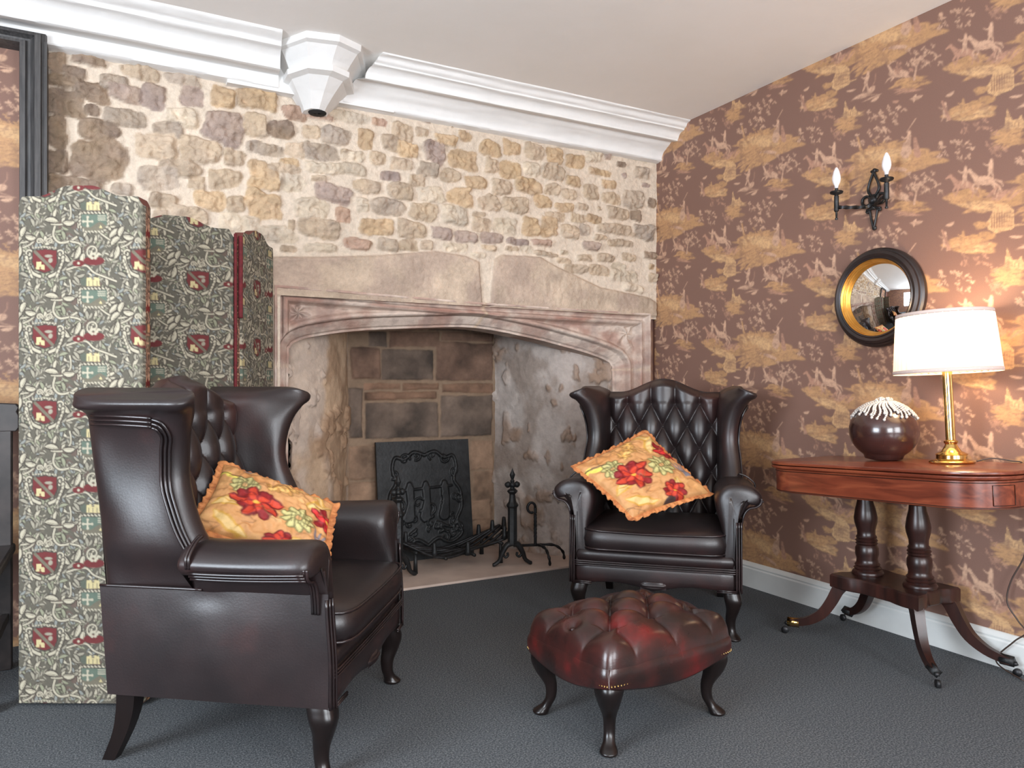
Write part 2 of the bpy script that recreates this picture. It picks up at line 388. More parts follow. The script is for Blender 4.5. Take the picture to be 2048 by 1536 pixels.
    # small group on golden hill
    blob(-190, 190, 260, 110, G1, 40); blob(-160, 210, 200, 80, G2, 16); blob(-110, 120, 120, 80, G1*.95, 16); hatch(-190, 200, 220, 90, 18)
    man(-325, 210, .9, P1, 2); man(-215, 170, .7, G1, 0); st([(-340, 120), (-300, 240)], [14, 26], P2)
    # sprigs
    sprig(335, 290, 270, 120, 17); sprig(330, 430, 220, 100, 11); sprig(-270, 460, 230, 130, 13); sprig(-130, 300, 190, 100, 9, P2); sprig(610, 780, 230, 150, 14, P1*.95); sprig(-30, 450, 120, 70, 6, P2); sprig(480, 860, 150, 60, 6, P2)
    f = sm(fbm(T.X*150, T.Y*210, 3, 7), .30, .50)[..., None]; f2 = sm(fbm(T.X*34, T.Y*46, 4, 8), .26, .48)[..., None]; al = (.62+.38*f)*(.55+.45*f2)
    T.img = base*(1-al)+T.img*al
    return T
TOILE = toile()
def paper_wall(name, y0, y1, z0, z1, plane, axis, cell, u0=2.10, v0=1.27, parent=None):
    n, m = int((y1-y0)/cell)+1, int((z1-z0)/cell)+1
    A, Z = np.meshgrid(np.linspace(y0, y1, n), np.linspace(z0, z1, m), indexing='ij')
    if axis == 0: P = np.stack([np.full_like(A, plane), A, Z], -1); u = (3.03-A)+.30+.71*4      # right wall, castle at y 3.03, z 2.43
    else: P = np.stack([A, np.full_like(A, plane), Z], -1); u = A+.15+.71*4
    v = (2.43-Z)+.12+.53*6+.265*4
    return MB().grid(P, col=TOILE.sample(u, v-.315*(u-.30-.71*4)), flip=(axis == 0))
mb = paper_wall('wall_right', .95, BY+.02, 0, CZ, RX, 0, .0046)
mb.box((RX+.06, .63, CZ/2), (.11, 6.3, CZ)); mb.grid(np.array([[[RX, -2.4, 0], [RX, -2.4, CZ]], [[RX, .95, 0], [RX, .95, CZ]]]), flip=True)
V = mb.cols; V[-1][:] = S(140, 104, 90)[:3]; V[-2][:] = S(128, 94, 84)[:3]
tag(mb.build('wall_right', M_paper, smooth=False), kind='structure')

# ---- rubble stone wall: relief computed on a grid in the wall plane
STONES = '''-0.209,2.434,0.04,0.043,d;-0.099,2.471,0.07,0.026,d;-0.147,2.405,0.041,0.027,d;-0.182,2.358,0.064,0.027,d;-0.08,2.332,0.064,0.04,d;-0.181,2.268,0.068,0.06,d;0.007,2.389,0.056,0.037,g;0.101,2.452,0.078,0.03,t;0.274,2.454,0.074,0.025,g;0.047,2.352,0.063,0.037,m;0.155,2.356,0.051,0.053,m;0.314,2.388,0.052,0.045,m;0.446,2.408,0.054,0.05,o;0.6,2.422,0.089,0.049,o;0.775,2.393,0.061,0.035,r;0.89,2.409,0.063,0.032,r;-0.08,2.256,0.026,0.024,d;0.044,2.244,0.086,0.039,g;0.272,2.287,0.073,0.037,p;0.45,2.264,0.091,0.075,m;0.592,2.301,0.05,0.059,t;0.71,2.304,0.064,0.047,d;-0.06,2.177,0.077,0.044,d;-0.212,2.145,0.037,0.065,d;0.219,2.215,0.065,0.038,g;0.163,2.133,0.093,0.065,t;0.349,2.149,0.087,0.055,t;0.5,2.136,0.049,0.036,t;-0.058,2.046,0.105,0.09,d;-0.209,2.017,0.04,0.052,d;0.256,2.058,0.085,0.039,t;0.635,2.2,0.086,0.028,g;0.778,2.214,0.049,0.037,t;0.905,2.222,0.086,0.044,g;1.026,2.225,0.03,0.026,t;0.176,1.992,0.086,0.055,g;0.456,2.03,0.078,0.048,t;0.631,2.074,0.074,0.061,o;0.764,2.056,0.059,0.048,p;0.33,1.998,0.04,0.031,t;0.75,2.139,0.044,0.029,o;0.933,2.148,0.114,0.03,p;-0.139,1.923,0.11,0.036,d;0.03,1.93,0.046,0.03,g;0.2,1.897,0.062,0.038,t;0.389,1.929,0.07,0.045,o;0.508,1.919,0.042,0.038,t;0.631,1.927,0.082,0.069,o;0.849,1.935,0.095,0.063,p;0.962,2.02,0.085,0.042,m;0.302,1.843,0.082,0.043,t;0.512,1.83,0.091,0.048,p;0.695,1.803,0.092,0.045,p;0.891,1.843,0.105,0.042,t;0.756,1.851,0.018,0.025,t;0.748,1.732,0.042,0.019,t;0.899,1.751,0.088,0.021,p;0.848,2.312,0.046,0.038,t;0.97,2.315,0.076,0.047,g;0.182,1.83,0.031,0.027,t;0.89,2.087,0.038,0.017,t;1.047,2.419,0.095,0.028,p;1.198,2.419,0.038,0.02,r;1.322,2.392,0.063,0.046,t;1.429,2.409,0.037,0.023,t;1.126,2.321,0.04,0.05,o;1.259,2.325,0.047,0.045,t;1.355,2.299,0.061,0.04,o;1.5,2.312,0.06,0.061,m;1.57,2.385,0.061,0.035,o;1.67,2.296,0.085,0.057,o;1.683,2.423,0.039,0.027,o;1.83,2.383,0.068,0.043,o;1.961,2.405,0.056,0.04,o;2.107,2.402,0.069,0.041,t;2.25,2.401,0.052,0.051,o;2.386,2.392,0.069,0.042,o;2.522,2.435,0.059,0.033,p;2.876,2.391,0.064,0.041,g;1.058,2.222,0.062,0.028,p;1.192,2.236,0.049,0.034,t;1.319,2.22,0.06,0.029,t;1.466,2.214,0.062,0.038,g;1.257,2.152,0.05,0.026,m;1.401,2.145,0.052,0.029,t;1.599,2.2,0.058,0.035,t;1.84,2.287,0.044,0.043,t;1.959,2.276,0.064,0.046,o;2.094,2.304,0.059,0.038,p;2.239,2.304,0.078,0.045,t;2.371,2.271,0.054,0.032,o;2.567,2.349,0.08,0.02,o;1.749,2.184,0.067,0.036,o;1.902,2.176,0.066,0.04,t;2.082,2.208,0.086,0.044,o;2.231,2.205,0.056,0.035,t;2.348,2.194,0.053,0.029,t;2.507,2.223,0.059,0.046,t;2.631,2.285,0.057,0.027,o;1.316,2.077,0.069,0.04,t;1.479,2.085,0.075,0.041,p;1.648,2.094,0.081,0.048,o;1.825,2.075,0.07,0.046,t;1.986,2.088,0.081,0.046,t;2.168,2.128,0.066,0.035,o;2.317,2.11,0.061,0.026,o;2.44,2.124,0.047,0.02,t;2.651,2.201,0.069,0.033,t;2.817,2.214,0.08,0.054,g;2.962,2.21,0.03,0.034,d;1.245,1.991,0.091,0.042,g;1.432,1.989,0.083,0.049,t;1.622,1.984,0.081,0.053,p;1.762,2.008,0.04,0.015,t;2.257,2.049,0.06,0.029,t;2.415,2.056,0.053,0.026,t;2.533,2.062,0.057,0.026,o;2.698,2.116,0.084,0.037,t;2.832,2.114,0.04,0.034,d;1.013,1.924,0.039,0.038,r;1.108,1.984,0.034,0.039,p;1.181,1.883,0.09,0.042,o;1.374,1.888,0.079,0.046,t;1.781,1.953,0.059,0.042,t;1.925,1.964,0.077,0.046,p;2.092,1.975,0.061,0.059,o;2.216,1.987,0.056,0.06,o;2.348,1.972,0.061,0.039,t;2.463,1.993,0.039,0.036,g;2.677,2.017,0.127,0.033,t;2.893,2.021,0.081,0.051,g;1.543,1.884,0.065,0.032,m;1.689,1.875,0.074,0.033,m;1.844,1.886,0.075,0.03,m;2.003,1.882,0.078,0.019,m;2.157,1.89,0.069,0.019,r;2.503,1.902,0.063,0.026,m;2.713,1.937,0.091,0.023,t;2.57,1.957,0.044,0.016,t;1.086,1.788,0.074,0.028,r;1.238,1.798,0.055,0.037,g;1.355,1.803,0.055,0.032,t;1.456,1.812,0.034,0.026,t;1.625,1.815,0.071,0.021,p;1.816,1.832,0.047,0.015,t;1.968,1.839,0.042,0.015,t;2.063,1.844,0.047,0.019,p;2.191,1.828,0.081,0.015,t;2.317,1.847,0.03,0.013,p;2.606,1.838,0.064,0.026,t;2.456,1.826,0.062,0.02,t;2.783,1.856,0.054,0.024,t;2.949,1.883,0.052,0.024,d;2.31,1.798,0.053,0.016,t;2.394,1.756,0.077,0.026,t;2.567,1.759,0.08,0.03,t;2.712,1.796,0.049,0.017,p;2.746,1.738,0.1,0.04,p;2.813,1.671,0.084,0.026,p;1.756,1.785,0.047,0.015,p;0.964,2.028,0.088,0.044,m;1.135,2.082,0.077,0.033,t;0.89,2.143,0.067,0.027,p;1.05,2.16,0.081,0.033,p;0.722,2.117,0.075,0.024,t;0.893,1.849,0.07,0.041,t'''
def in_poly(X, Z, pts):
    ins = np.zeros_like(X, bool); n = len(pts)
    for i in range(n):
        x1, y1 = pts[i]; x2, y2 = pts[(i+1) % n]
        if y1 == y2: continue
        ins ^= ((Z >= min(y1, y2)) & (Z < max(y1, y2))) & (X < x1+(Z-y1)*(x2-x1)/(y2-y1))
    return ins
def dist_poly(X, Z, pts, closed=False):
    D = np.full(X.shape, 9.0); n = len(pts)
    for i in range(n if closed else n-1):
        p = np.array(pts[i]); q = np.array(pts[(i+1) % n]); d = q-p; t = np.clip(((X-p[0])*d[0]+(Z-p[1])*d[1])/(d@d+1e-12), 0, 1)
        D = np.minimum(D, np.hypot(X-p[0]-t*d[0], Z-p[1]-t*d[1]))
    return D
SC = dict(g=(170, 154, 138), t=(182, 162, 140), o=(184, 158, 128), d=(140, 121, 104), p=(196, 180, 160), m=(162, 143, 131), r=(174, 146, 128))
LINT_L = [(.60, 1.50), (.60, 1.690), (.896, 1.711), (1.202, 1.746), (1.506, 1.793), (1.681, 1.781), (1.770, 1.752), (1.79, 1.50)]
LINT_R = [(1.822, 1.50), (1.850, 1.775), (1.895, 1.804), (2.153, 1.814), (2.254, 1.77), (2.571, 1.665), (2.93, 1.625), (2.99, 1.60), (2.99, 1.50)]
def stone_wall():
    x0, x1, z0, z1 = -.27, 3.0, 0.0, 2.56; cell = .0065
    n, m = int((x1-x0)/cell)+1, int((z1-z0)/cell)+1
    X, Z = np.meshgrid(np.linspace(x0, x1, n), np.linspace(z0, z1, m), indexing='ij')
    mort = .014*(fbm(X*9, Z*9, 4, 1)-.5)+.007*(fbm(X*40, Z*40, 3, 2)-.5)
    H = mort.copy(); col = np.ones(X.shape+(3,))*np.array(S(206, 190, 172)[:3])*(1+.12*(fbm(X*6, Z*6, 4, 5)-.5)[..., None])
    st = []
    for q in STONES.split(';'):
        a = q.split(','); st.append([float(v) for v in a[:4]]+[a[4]])
    occ = np.zeros(X.shape, bool); gi = lambda v: int((v-x0)/cell); gj = lambda v: int((v-z0)/cell)
    for cx, cz, rx, rz, c in st: occ[max(0, gi(cx-rx-.012)):gi(cx+rx+.012), max(0, gj(cz-rz-.01)):gj(cz+rz+.01)] = True
    LIN = in_poly(X, Z, LINT_L) | in_poly(X, Z, LINT_R)
    occ |= ((X > 2.9) & (Z < 1.64)) | LIN | (dist_poly(X, Z, LINT_R+LINT_L) < .03) | ((X > .66) & (Z < 1.55))
    r = np.random.RandomState(11)
    for k in range(2600):                                           # small fill stones in the gaps, courses below the traced ones
        rx, rz = (r.uniform(.025, .08), r.uniform(.016, .042)) if k < 1400 else (r.uniform(.016, .032), r.uniform(.011, .02))
        cx, cz = r.uniform(x0+.02, x1-.02), r.uniform(.03, 2.5)
        i0, i1, j0, j1 = max(0, gi(cx-rx-.012)), gi(cx+rx+.012), max(0, gj(cz-rz-.01)), gj(cz+rz+.01)
        if occ[i0:i1, j0:j1].mean() > .04: continue
        occ[i0:i1, j0:j1] = True; st.append([cx, cz, rx, rz, 'gtopdtm'[r.randint(7)]])
    for cx, cz, rx, rz, c in st:
        rx *= 1.04; rz *= 1.06
        i0, i1, j0, j1 = max(0, gi(cx-rx*1.3)), gi(cx+rx*1.3)+2, max(0, gj(cz-rz*1.3)), gj(cz+rz*1.3)+2
        x, z = X[i0:i1, j0:j1], Z[i0:i1, j0:j1]
        if x.size == 0: continue
        sd = r.randint(9999); an = math.atan2(.06, 1)*r.uniform(-1.5, 1); ca, sa = math.cos(an), math.sin(an)
        u = ((x-cx)*ca+(z-cz)*sa)/rx; v = (-(x-cx)*sa+(z-cz)*ca)/rz
        u = u+.62*(fbm(x*17+sd, z*17, 4, sd)-.5); v = v+.66*(fbm(x*17, z*17+sd, 4, sd+3)-.5)
        p = r.uniform(2.6, 6); v2 = v*(1+r.uniform(-.22, .22)*u)
        q = (np.abs(u)**p+np.abs(v2)**p)**(1/p)
        pl_ = sm(1.0-q, -.02, .10+.22*r.rand()); hgt = r.uniform(.010, .030)*min(1, .55+rx/.06*.4)
        crag = .030*(fbm(x*20, z*20, 4, sd+7)-.45)-.050*np.abs(fbm(x*26, z*30, 3, sd+8)-.5)+.012*(fbm(x*75, z*75, 2, sd+9)-.5)
        tl = r.uniform(-.012, .012)*u+r.uniform(-.006, .012)*v
        hh = mort[i0:i1, j0:j1]*(1-pl_)+pl_*(hgt+crag+tl); H[i0:i1, j0:j1] = np.where(q < 1.02, np.maximum(H[i0:i1, j0:j1]-.004*pl_, hh), H[i0:i1, j0:j1])
        b = np.array(S(*SC[c])[:3])*r.uniform(.9, 1.1)
        cn = (b*(1+.5*(fbm(x*18, z*24, 4, sd+1)-.5)[..., None])+np.array([.05, .03, 0])*(fbm(x*12, z*12, 3, sd+5)-.5)[..., None]*1.6)
        mk = sm(1.03-q, 0, .14)[..., None]; col[i0:i1, j0:j1] = col[i0:i1, j0:j1]*(1-mk)+cn*mk
    # dressed lintel blocks over the hearth
    dl = dist_poly(X, Z, LINT_L[1:]); dr = dist_poly(X, Z, LINT_R[:-1]); dd = np.minimum(dl, dr); k = sm(dd, 0, .018)*LIN
    lh = .016+.012*(fbm(X*7, Z*7, 4, 31)-.5)+.016*np.abs(fbm(X*22, Z*16, 4, 33)-.5); H = H*(1-k)+lh*k
    lc = np.array(S(188, 168, 148)[:3])*(1+.75*(fbm(X*8, Z*10, 5, 35)-.5)[..., None]); gg = sm(fbm(X*5, Z*5, 4, 41), .5, .68)[..., None]
    lc = lc*(1-gg*.4)+np.array(S(160, 138, 128)[:3])*gg*.4; kk = (sm(dd, 0, .01)*LIN)[..., None]; col = col*(1-kk)+lc*kk
    H = H*sm(X-x0, 0, .02); P = np.stack([X, BY-H, Z], -1)
    I = np.arange(n*m).reshape(n, m); q = np.stack([I[:-1, :-1], I[1:, :-1], I[1:, 1:], I[:-1, 1:]], -1)
    xc, zc = X[:-1, :-1], Z[:-1, :-1]; keep = ~((xc > .70) & (xc < 2.93) & (zc < 1.50))
    keep &= ~((xc > .70) & (zc < 1.48))
    mb = MB(); mb.add(P.reshape(-1, 3), q[keep].tolist(), col.reshape(-1, 3))
    return mb
wb = stone_wall()
tag(wb.build('wall_back', M_stone), kind='structure')
pb = paper_wall('x', -1.4, -.24, .0, 2.56, BY-.01, 1, .0045); pb.grid(np.array([[[-2.45, BY, 0], [-2.45, BY, CZ]], [[-1.38, BY, 0], [-1.38, BY, CZ]]])); pb.cols[-1][:] = S(128, 94, 84)[:3]
tag(pb.build('wall_back_papered', M_paper, smooth=False), kind='structure')
wallbox('wall_back_core', [((-.85, 3.78, 1.32), (3.1, .2, 2.64)), ((1.8, 3.78, 2.1), (2.3, .2, 1.08)), ((2.98, 3.80, 1.32), (.1, .2, 2.64))], M_plain)

# ---- cornice (plaster moulding), profile measured where it meets the right wall
prof = [(3.345, 2.645), (3.350, 2.634), (3.372, 2.628), (3.385, 2.612), (3.400, 2.604), (3.402, 2.596), (3.425, 2.592), (3.447, 2.578), (3.458, 2.556), (3.462, 2.546), (3.500, 2.552), (3.520, 2.558), (3.546, 2.542), (3.566, 2.530), (3.590, 2.512), (3.606, 2.488), (3.612, 2.468), (3.66, 2.462)]
profL = [(3.345, 2.645), (3.352, 2.630), (3.380, 2.618), (3.400, 2.610), (3.408, 2.592), (3.440, 2.588), (3.470, 2.568), (3.486, 2.538), (3.498, 2.520), (3.56, 2.530), (3.590, 2.534), (3.598, 2.528), (3.602, 2.50), (3.604, 2.482), (3.66, 2.476)]
def cornice(name, x0, x1, pr, taper0=0, taper1=0, sd=0):
    P0 = cr(np.array(pr), 3); n = int((x1-x0)/.018); xs = np.linspace(x0, x1, n); G = []
    for i, x in enumerate(xs):
        t = np.arange(len(P0))*.12; nn = .006*(fbm(np.full(len(P0), x*5.0), t*3, 3, 60+sd)-.5); drop = .012*(fbm(np.array([x*1.1]), np.array([.3]), 2, 63+sd)[0]-.5)
        p = P0.copy(); p[:, 1] += nn+drop*(p[:, 1] < 2.60); p[:, 0] += nn
        G.append(np.stack([np.full(len(p), x)+(P0[:, 0]-3.345)*(taper0*(1-i/(n-1))+taper1*i/(n-1)), p[:, 0], p[:, 1]], 1))
    G = np.array(G); mb = MB(); mb.grid(G, flip=True)
    for k, fl in ((0, False), (n-1, True)):
        i0 = mb.n; mb.add(list(G[k])+[(G[k][0][0], BY, CZ)], []); m_ = len(G[k])
        for j in range(m_-1): mb.f.append((i0+j, i0+j+1, i0+m_) if not fl else (i0+j+1, i0+j, i0+m_))
    return tag(mb.build(name, M_white, auto=35), kind='structure')
cornice('trim_1', -2.4, .655, profL, 0, .12, 1)
cornice('trim_2', 1.115, 3.0, prof, -.45, 0, 2)
# smooth plaster band joining both behind the corbel
mb = MB(); mb.box((.86, 3.635, 2.55), (.80, .05, .17)); tag(mb.build('trim_3', M_white, smooth=False), kind='structure')

# ---- faceted corbel
t = thing('corbel', 'white painted faceted stone corbel in two tiers under the ceiling, breaking the cornice', 'corbel', (.855, BY, 0))
def cpoly(wd, dp, z, wb_=None):
    wb_ = wb_ or wd
    return [(-wb_, 0, z), (-wd, -dp*.52, z), (-wd*.55, -dp*.92, z), (wd*.18, -dp, z), (wd*.78, -dp*.86, z), (wd*1.0, -dp*.60, z), (wb_*1.35, -dp*.18, z), (wb_*1.42, 0, z)]
mb = MB(); mb.loft([cpoly(*a) for a in ((.192, .385, 2.642), (.190, .38, 2.612), (.178, .352, 2.606), (.150, .30, 2.565), (.132, .27, 2.535))], flip=True)
u_ = mb.build('upper_tier', M_white, t, smooth=False)
mb = MB(); mb.loft([cpoly(*a) for a in ((.148, .298, 2.536), (.146, .294, 2.512), (.122, .25, 2.504), (.086, .185, 2.455), (.058, .135, 2.41), (.05, .115, 2.392))], flip=True)
mb.build('lower_tier', M_white, t, smooth=False)
mb = MB(); mb.lathe([(.0, 0), (.040, .0), (.044, .006), (.0, .012)], (.012, -.066, 2.385), 14); mb.build('socket_shade', M_hole_shade, t)  # solid dark disc paints the shade of the broken socket, no real hollow

# ---- skirting along the right wall
pr = [(0, 0), (-.024, 0), (-.024, .098), (-.018, .104), (-.020, .112), (-.012, .122), (-.006, .128), (0, .130)]
mb = MB(); mb.grid([[(RX+a, y, z) for a, z in pr] for y in (-2.35, 3.64)], flip=False)
tag(mb.build('baseboard_right', M_base, smooth=False), kind='structure')

# ---- dark oak frame round the papered panel at the left
fr = [(3.66, 0), (3.60, 0), (3.575, .004), (3.572, .016), (3.553, .020), (3.550, .040), (3.560, .045), (3.575, .056), (3.578, .068), (3.566, .074), (3.565, .092), (3.60, .097), (3.655, .1)]
def mould(path_in, outw):  # sweep profile along jamb-head-jamb with mitres
    G = []
    for (x, z, dx, dz) in path_in: G.append([(x+dx*a, y, z+dz*a) for y, a in fr])
    return np.array(G)
G = mould([(-.241, 0.0, -1, 0), (-.241, 2.515, -1, -.62), (-1.42, 2.515, 1, -.62), (-1.42, 0, 1, 0)], .1)
mb = MB(); mb.grid(G, flip=False); mb.box((-.241-.005, 3.615, 1.24), (.012, .09, 2.48))
tag(mb.build('trim_4', M_oak, smooth=False), kind='structure')
# ---------------------------------------------------------------- fireplace
fp = thing('fireplace', 'large carved stone fireplace with a flat pointed arch and deep recess in the rubble wall', 'fireplace', (1.8, BY, 0))
def off(P): return np.asarray(P, float)-np.array([1.8, BY, 0])
pairs = [((.763, 0), (.676, 0)), ((.766, .7), (.676, .8)), ((.768, 1.20), (.676, 1.36)), ((.776, 1.262), (.676, 1.552)), ((.805, 1.292), (.74, 1.552)), ((.889, 1.319), (.86, 1.549)), ((1.118, 1.357), (1.10, 1.543)), ((1.477, 1.385), (1.45, 1.533)), ((1.786, 1.397), (1.786, 1.525)),
         ((2.12, 1.356), (2.15, 1.522)), ((2.40, 1.303), (2.42, 1.520)), ((2.58, 1.262), (2.68, 1.519)), ((2.690, 1.228), (2.86, 1.518)), ((2.735, 1.196), (2.942, 1.517)), ((2.746, 1.12), (2.942, 1.27)), ((2.748, .6), (2.942, .7)), ((2.748, 0), (2.942, 0))]
IN = []; OUT = []
pin = np.array([p[0] for p in pairs]); pout = np.array([p[1] for p in pairs])
IN = cr(pin, 30); OUT = np.vstack([pout[i]+(pout[i+1]-pout[i])*(j/30) for i in range(len(pout)-1) for j in range(30)]+[pout[-1]])
s = np.linspace(0, 1, 84)[None, :, None]
XY = IN[:, None]*(1-s)+OUT[:, None]*s; X, Z = XY[..., 0], XY[..., 1]
a = dist_poly(X, Z, [tuple(p) for p in pin[:3]]+[tuple(p) for p in IN[60:420:6]]+[tuple(p) for p in pin[14:]]); d = dist_poly(X, Z, [(.676, 0), (.676, 1.552), (1.786, 1.525), (2.942, 1.517), (2.942, 0)])
def curve(x, L): return np.interp(x, [p[0] for p in L], [p[1] for p in L])
ro = curve(d, [(0, .020), (.010, .022), (.014, .006), (.022, -.014), (.032, -.022), (.040, -.020), (.046, -.004), (.056, .003), (.066, -.004), (.072, -.020), (.078, -.036), (.088, -.048), (.4, -.050)])
sp = -.050+.010*np.exp(-((a-.115)/.02)**2)*0
ri = curve(a, [(0, -.115), (.012, -.112), (.016, -.098), (.045, -.074), (.058, -.066), (.062, -.030), (.070, -.022), (.082, -.026), (.094, -.044), (.104, -.052), (.5, -.052)])
h = np.maximum(ro, ri); h = np.where(a < .060, np.minimum(np.maximum(ri, np.minimum(ro, ri+.0)), ro+.02), h); h = np.minimum(h, curve(a, [(0, -.115), (.03, -.084), (.06, -.04), (.075, .03), (1, .03)]))
# carved leaf in each spandrel corner
for (cx, cz, sg) in ((.80, 1.43, 1), (2.80, 1.39, -1)):
    uu = (X-cx)*sg; vv = Z-cz; rr = np.hypot(uu, vv); th = np.arctan2(vv, uu)
    h = h+.012*np.cos(th*5+rr*40)*np.exp(-(rr/.10)**2)*(a > .1)*(d > .085)
wear = fbm(X*9, Z*9, 4, 71); h = h+.010*(wear-.5)+.010*(fbm(X*40, Z*40, 3, 72)-.5)*sm(wear, .4, .7)
jn = np.exp(-((X-1.80-.01*np.sin(Z*40))/.010)**2)*(Z > 1.3)
jb = (np.exp(-((Z-1.17)/.006)**2)+np.exp(-((Z-.80)/.006)**2)+np.exp(-((Z-.42)/.006)**2))*((X < .80) | (X > 2.70))
h = h-.006*np.minimum(jb, 1)+.004*jn
c0 = np.array(S(176, 148, 134)[:3]); c1 = np.array(S(206, 188, 174)[:3]); c2 = np.array(S(150, 108, 96)[:3]); c3 = np.array(S(150, 132, 124)[:3])
f1 = sm(fbm(X*7, Z*9, 5, 73), .42, .66)[..., None]; f2 = sm(fbm(X*5+9, Z*14, 4, 74), .52, .72)[..., None]; f3 = sm(fbm(X*16, Z*12, 4, 75), .5, .7)[..., None]
col = c0*(1-f1)+c1*f1; col = col*(1-f2*.35)+c2*f2*.35; col = col*(1-f3*.45)+c3*f3*.45
rd = (np.exp(-((d-.056)/.010)**2)*sm(fbm(X*3, Z*3, 3, 76), .4, .6))[..., None]; col = col*(1-.5*rd)+np.array(S(156, 96, 78)[:3])*.5*rd
j = np.clip(jn+np.minimum(jb, 1)*.7, 0, 1)[..., None]; col = col*(1-j)+np.array(S(200, 176, 152)[:3])*j
P = np.stack([X, BY-h, Z], -1)
mb = MB(); mb.grid(off(P), col=col)
n = len(IN); e0 = P[:, 0]; dep = [0, .03, .08, .15]
G = np.stack([e0+np.array([0, q, 0]) for q in dep], 1); mb.grid(off(G), col=np.repeat(col[:, :1]*.95, 4, 1), flip=True)
G = np.stack([P[:, -1]+np.array([0, q, 0]) for q in (0, .05)], 1); mb.grid(off(G), col=np.repeat(col[:, -1:], 2, 1))
mb.build('carved_surround', M_carved, fp)
# recess: splayed cheeks, block back, flue over it
def cheek(name, pts, sd, base, alt, flip):
    L = cr(np.array(pts), 26); zz = np.linspace(-.0, 2.1, 260); U = np.concatenate([[0], np.cumsum(np.linalg.norm(np.diff(L, axis=0), axis=1))])
    A, Zz = np.meshgrid(U, zz, indexing='ij'); T = np.gradient(L, axis=0); T /= np.linalg.norm(T, axis=1)[:, None]; N = np.stack([T[:, 1], -T[:, 0]], 1)*(1 if flip else -1)
    hh = .020*(fbm(A*5, Zz*5, 4, sd)-.5)+.010*(fbm(A*22, Zz*22, 4, sd+1)-.5)-.022*sm(fbm(A*11, Zz*8, 4, sd+2), .60, .70)
    P = np.stack([L[:, 0][:, None]+N[:, 0][:, None]*hh, L[:, 1][:, None]+N[:, 1][:, None]*hh, Zz], -1)
    f = sm(fbm(A*7, Zz*5, 5, sd+3), .40, .62)[..., None]; g = sm(fbm(A*11, Zz*8, 4, sd+2), .58, .68)[..., None]; w_ = sm(fbm(A*4, Zz*3, 4, sd+5), .5, .66)[..., None]
    b, al, br = [np.array(S(*q)[:3]) for q in (base, alt, (142, 112, 88))]
    col = b*(1-f)+al*f; col = col*(1-g*.6)+br*g*.6; col = col*(1-w_*.4)+np.array(S(214, 206, 200)[:3])*.4*w_
    # smooth modern plaster patch close to the arch
    e = sm((A if flip else A.max()-A), 0, 1)[..., None]*0
    mb = MB(); mb.grid(off(P), col=col, flip=not flip); return mb.build(name, M_carved, fp)
cheek('left_cheek', [(.765, 3.80), (.80, 3.86), (.92, 3.93), (1.06, 4.05), (1.17, 4.22), (1.25, 4.40)], 81, (196, 168, 140), (170, 142, 116), False).data.flip_normals()
cheek('right_cheek', [(2.755, 3.80), (2.70, 3.83), (2.56, 3.87), (2.45, 3.93), (2.36, 4.06), (2.28, 4.22), (2.21, 4.40)], 91, (176, 164, 156), (150, 136, 126), True).data.flip_normals()
BL = [(1.442,1.104,1.787,1.296,'a'), (1.251,1.107,1.435,1.304,'b'), (1.803,1.100,2.208,1.349,'b'), (1.237,0.753,1.328,1.055,'a'), (1.342,0.746,1.818,0.967,'a'), (1.834,0.740,2.203,1.006,'a'), (1.237,0.506,1.415,0.710,'c'), (2.042,0.522,2.208,0.709,'c'), (2.067,0.297,2.203,0.507,'c'), (1.237,0.324,1.421,0.490,'c'), (1.363,1.305,1.479,1.403,'a'), (1.493,1.311,1.826,1.411,'b'), (1.842,1.357,2.208,1.416,'b'), (1.335,1.048,1.567,1.085,'d'), (1.335,0.984,1.810,1.033,'d'), (1.582,1.040,1.826,1.086,'d'), (1.842,1.021,2.208,1.083,'d'), (2.075,0.094,2.208,0.282,'c')]
n, m = 210, 300; X, Z = np.meshgrid(np.linspace(1.10, 2.36, n), np.linspace(0, 2.1, m), indexing='ij')
Xw = X+.010*(fbm(X*9, Z*9, 3, 95)-.5); Zw = Z+.012*(fbm(X*9, Z*9, 3, 96)-.5)
H = .006*(fbm(X*20, Z*20, 4, 97)-.5); col = np.ones(X.shape+(3,))*np.array(S(142, 120, 100)[:3])*(1+.3*(fbm(X*7, Z*7, 4, 98)-.5))[..., None]
bc = dict(a=(104, 90, 80), b=(116, 92, 78), c=(142, 116, 96), d=(128, 100, 82)); r = np.random.RandomState(5)
extra = [(1.22+k*.25, .02+.17*j, 1.44+k*.25, .155+.17*j, 'c') for j in range(2) for k in range(4)]+[(1.15+k*.3, 1.42+.16*j, 1.42+k*.3, 1.56+.16*j, 'a') for j in range(4) for k in range(4)]
for x0, z0, x1, z1, k in BL+extra:
    e = np.minimum(np.minimum(Xw-x0, x1-Xw), np.minimum(Zw-z0, z1-Zw)); e = e+.016*(fbm(X*16, Z*16, 3, 88)-.5); k_ = sm(e, -.004, .012); hh = r.uniform(.006, .016)+.014*(fbm(X*14, Z*14, 4, r.randint(999))-.5)
    H = H*(1-k_)+hh*k_; b = np.array(S(*bc[k])[:3])*r.uniform(.92, 1.1); f = (fbm(X*9, Z*9, 5, r.randint(999))-.5)[..., None]
    kk = sm(e, -.003, .006)[..., None]; col = col*(1-kk)+(b*(1+1.5*f)+np.array([.02, .008, 0])*f)*kk
so = sm(.45-Z+.2*(fbm(X*4, Z*4, 3, 99)-.5)-np.abs(X-1.7)*.4, 0, .4)[..., None]; col = col*(1-.45*so)   # soot on the stones round the grate
mb = MB(); mb.grid(off(np.stack([X, 4.37-H, Z], -1)), col=col); mb.build('block_back', M_carved, fp)
